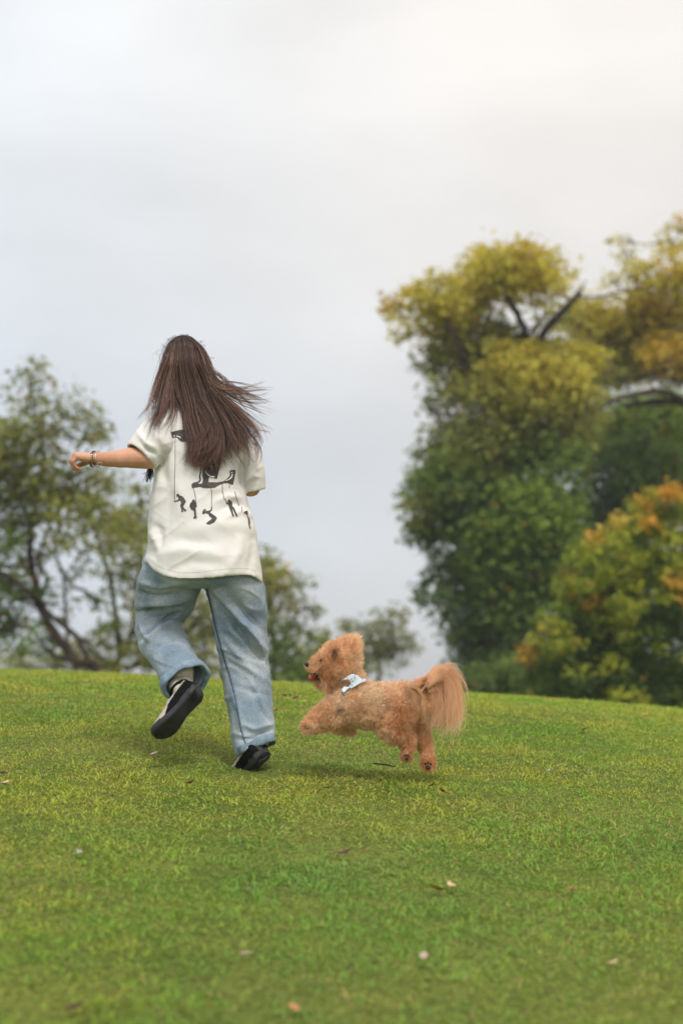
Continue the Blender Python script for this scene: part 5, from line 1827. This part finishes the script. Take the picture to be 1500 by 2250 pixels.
blob('nose', [(Q(674.5, 1459.5, -.006), (.0095, .012, .0085)), (Q(677, 1464, -.006), (.006, .010, .006))], M['nose'], dog)
eye_c = surf(705.5, 1451, .010)
blob('eye', [(eye_c, (.0052, .0052, .0056))], M['eye'], dog)
blob('eye', [(Q(705.5, 1451, .035), (.0052, .0052, .0056))], M['eye'], dog)
blob('mouth', [(surf(698, 1486, .010), (.0105, .010, .0125)), (surf(689, 1480, .008), (.010, .010, .0045))], M['mouth'], dog)
blob('tongue', [(Q(682.0, 1489, -.028), (.0070, .012, .0110)), (Q(688, 1486, -.026), (.009, .011, .0062))], M['tongue'], dog)
for (a, b, o_) in ((940, 1684, -.024), (893, 1665, -.060)):
    s = 1.0 if a == 940 else .75
    blob('paw_pads', [(Q(a, b + 3, o_), (.0085 * s, .008, .0075 * s)), (Q(a - 6 * s, b - 6 * s, o_), (.0045 * s, .006, .005 * s)), (Q(a, b - 8 * s, o_), (.0045 * s, .006, .005 * s)), (Q(a + 6 * s, b - 5 * s, o_), (.0045 * s, .006, .005 * s))], M['pad'], dog)
blob('paw_pads', [(Q(674, 1600, -.062), (.010, .008, .0045)), (Q(669, 1596, -.060), (.005, .006, .004))], M['pad'], dog)


def build_harness():
    v, f = decal('harness', HARN, dog_smooth_bvh, .017, None, None, 4.0)
    v = np.array(v)
    # soften so the band lies over the fur, then mirror to the far side
    near = v.copy()
    far = v.copy()
    dd = (v @ FWD)
    far = v + FWD * (2 * np.maximum(DD - dd, .004))[:, None]
    V, F, N_ = evaluated(near, f, [('SMOOTH', dict(factor=.4, iterations=3)), ('SOLIDIFY', dict(thickness=.004, offset=0))])
    h = mk('harness', V, F, M['harness'], dog)
    V, F, N_ = evaluated(far, f, [('SMOOTH', dict(factor=.4, iterations=3)), ('SOLIDIFY', dict(thickness=.004, offset=0))])
    mk('side_panel', V, F, M['harness'], h)
    # chest strap and back strap joining the two sides
    for (px, py, r) in ((772, 1482, 9), (805, 1497, 6)):
        a_, b_ = hit(dog_bvh, px, py + 3)
    for pts in ([(748, 1494), (744, 1494)], [(757, 1527), (752, 1523)]):
        c_ = surf(*pts[0], .013)
        e_ = surf(*pts[1], .013)
        vv, ff = tube([c_, (c_ + e_) / 2, e_], .004, 8)
        mk('trim', vv, ff, M['buckle'], h)


build_harness()


# ------------------------------------------------------------------ fallen leaves on the lawn
def leaf_mesh(name, L, Wd, curl, fold_, mat):
    V, F = [], []
    n = 7
    for i in range(n):
        t = i / (n - 1)
        w = Wd * math.sin(math.pi * min(t * .93 + .05, 1)) ** .8 * .5 + .0004
        z = curl * (t - .5) ** 2 * 4
        V += [(-w, (t - .5) * L, z + fold_ * w * 2), (0, (t - .5) * L, z), (w, (t - .5) * L, z + fold_ * w * 1.3)]
    for i in range(n - 1):
        a = i * 3
        F += [[a, a + 1, a + 4, a + 3], [a + 1, a + 2, a + 5, a + 4]]
    b = len(V)
    V += [(.0008, L * .5, curl), (-.0008, L * .5, curl), (0, L * .72, curl * 1.3 + .002)]
    F.append([b, b + 1, b + 2])
    me = bpy.data.meshes.new(name)
    me.from_pydata(V, [], F)
    me.materials.append(mat)
    for p in me.polygons:
        p.use_smooth = True
    return me


LM = {
    'rust': simple('rust_leaf', (.42, .165, .075), (.52, .25, .12), 60, .7, .2),
    'tan': simple('tan_leaf', (.50, .33, .19), (.60, .42, .27), 60, .7, .2),
    'pink': simple('pale_leaf', (.40, .29, .22), (.48, .36, .29), 60, .7, .2),
    'dark': simple('dark_leaf', (.065, .032, .026), (.13, .05, .038), 60, .7, .2),
    'red': simple('red_leaf', (.24, .060, .045), (.34, .11, .075), 60, .7, .2),
    'white': simple('white_petal', (.34, .33, .29), None, 60, .7, .2),
    'orange': simple('orange_leaf', (.55, .22, .06), (.62, .30, .10), 60, .7, .2),
}
LEAVES = [
    (646, 2234, 34, 'rust', 'large rusty leaf at the very bottom of the lawn'),
    (541, 2113, 26, 'pink', 'pale round leaf lower left of the worn brown patch'),
    (931, 2130, 32, 'pink', 'pale pinkish leaf in the blurred foreground right of the worn patch'),
    (1341, 2136, 34, 'tan', 'tan leaf in the blurred foreground at the right'),
    (992, 1964, 26, 'tan', 'tan leaf lying beside a second flatter leaf mid lawn'),
    (960, 1970, 40, 'rust', 'flat brownish leaf left of the tan leaf mid lawn'),
    (757, 1893, 28, 'dark', 'dark curled leaf mid lawn below the shoes and dog'),
    (545, 1978, 18, 'pink', 'small pale leaf left of centre mid lawn'),
    (419, 1735, 20, 'red', 'red brown leaf on the grass left of the planted shoe'),
    (949, 1742, 15, 'dark', 'small dark upright leaf below the dog hind paw'),
    (971, 1757, 18, 'red', 'dark red leaf below and right of the dog hind paw'),
    (718, 1742, 13, 'red', 'tiny red brown leaf below the dog belly'),
    (246, 1768, 16, 'red', 'small red leaf far left on the lawn'),
    (13, 1736, 20, 'tan', 'tan leaf at the left edge of the lawn'),
    (1282, 1612, 22, 'orange', 'orange leaf on the slope right of the dog'),
    (1419, 1577, 13, 'orange', 'tiny orange leaf near the crest at the right'),
    (1205, 1703, 11, 'white', 'tiny white petal on the lawn right of the dog'),
    (176, 1887, 18, 'white', 'small white petal lower left on the lawn'),
    (1255, 1968, 26, 'red', 'dull reddish leaf lower right mid lawn'),
    (940, 2180, 24, 'dark', 'dark purple leaf in the blurred foreground near the bottom'),
    (625, 1541, 16, 'dark', 'leftmost of three dark leaf bits near the crest by the jeans'),
    (638, 1540, 15, 'dark', 'middle one of three dark leaf bits near the crest by the jeans'),
    (650, 1541, 15, 'dark', 'rightmost of three dark leaf bits near the crest by the jeans'),
    (165, 2236, 40, 'dark', 'dark brown leaf at the bottom left in the foreground'),
    (340, 1673, 16, 'pink', 'pale dry leaf on the grass under the lifted shoe'),
    (8, 1712, 18, 'dark', 'dark bit of leaf touching the left picture edge'),
    (606, 1572, 10, 'dark', 'tiny dark leaf on the grass right beside the blue cuff leg'),
    (927, 1772, 12, 'red', 'small dull red leaf under the tail side of the dog'),
]
for i, (px, py, size, mt, lab) in enumerate(LEAVES):
    c = ground_hit(px, py)
    dist = float(c @ FWD)
    L = size / FPX * dist * 1.15
    me = leaf_mesh('fallen_leaf', L, L * random.uniform(.45, .62), random.uniform(.003, .012), random.uniform(.15, .55), LM[mt])
    o = bpy.data.objects.new('fallen_leaf', me)
    COL.objects.link(o)
    o.location = (c[0], c[1], float(gz(c[0], c[1])) + random.uniform(.014, .026))
    o.rotation_euler = (random.uniform(.05, .45), random.uniform(-.35, .35), random.uniform(0, 6.28))
    tag(o, lab, 'leaf', 'fallen leaves on the lawn')
c1, c2, c3 = ground_hit(820, 1693), ground_hit(845, 1697), ground_hit(868, 1700)
up_ = np.array([0, 0, .026])
tv, tf = tube([c1 + up_, c2 + up_ * 1.1, c3 + up_], [.0025, .003, .0018], 6)
tag(mk('twig', tv, tf, M['bark']), 'thin dark twig lying on the grass under the dog hind legs', 'twig')


# ------------------------------------------------------------------ thin summer haze between the camera and the far trees
def build_haze():
    x0, x1, y0, y1, z0, z1 = -950., 950., -70., 1520., -7., 16.
    V = [(x, y, z) for x in (x0, x1) for y in (y0, y1) for z in (z0, z1)]
    F = [[0, 1, 3, 2], [4, 6, 7, 5], [0, 4, 5, 1], [2, 3, 7, 6], [0, 2, 6, 4], [1, 5, 7, 3]]
    m = bpy.data.materials.new('thin_haze')
    m.use_nodes = True
    nt = m.node_tree
    nt.nodes.clear()
    o_ = nt.nodes.new('ShaderNodeOutputMaterial')
    v_ = nt.nodes.new('ShaderNodeVolumePrincipled')
    v_.inputs['Color'].default_value = (.92, .94, .96, 1)
    v_.inputs['Density'].default_value = HAZE
    v_.inputs['Anisotropy'].default_value = .2
    nt.links.new(v_.outputs[0], o_.inputs['Volume'])
    h = mk('haze', V, F, m, smooth=False)
    tag(h, 'thin pale haze in the air over the hill', 'haze', kind='stuff')


HAZE = 0.0009
build_haze()
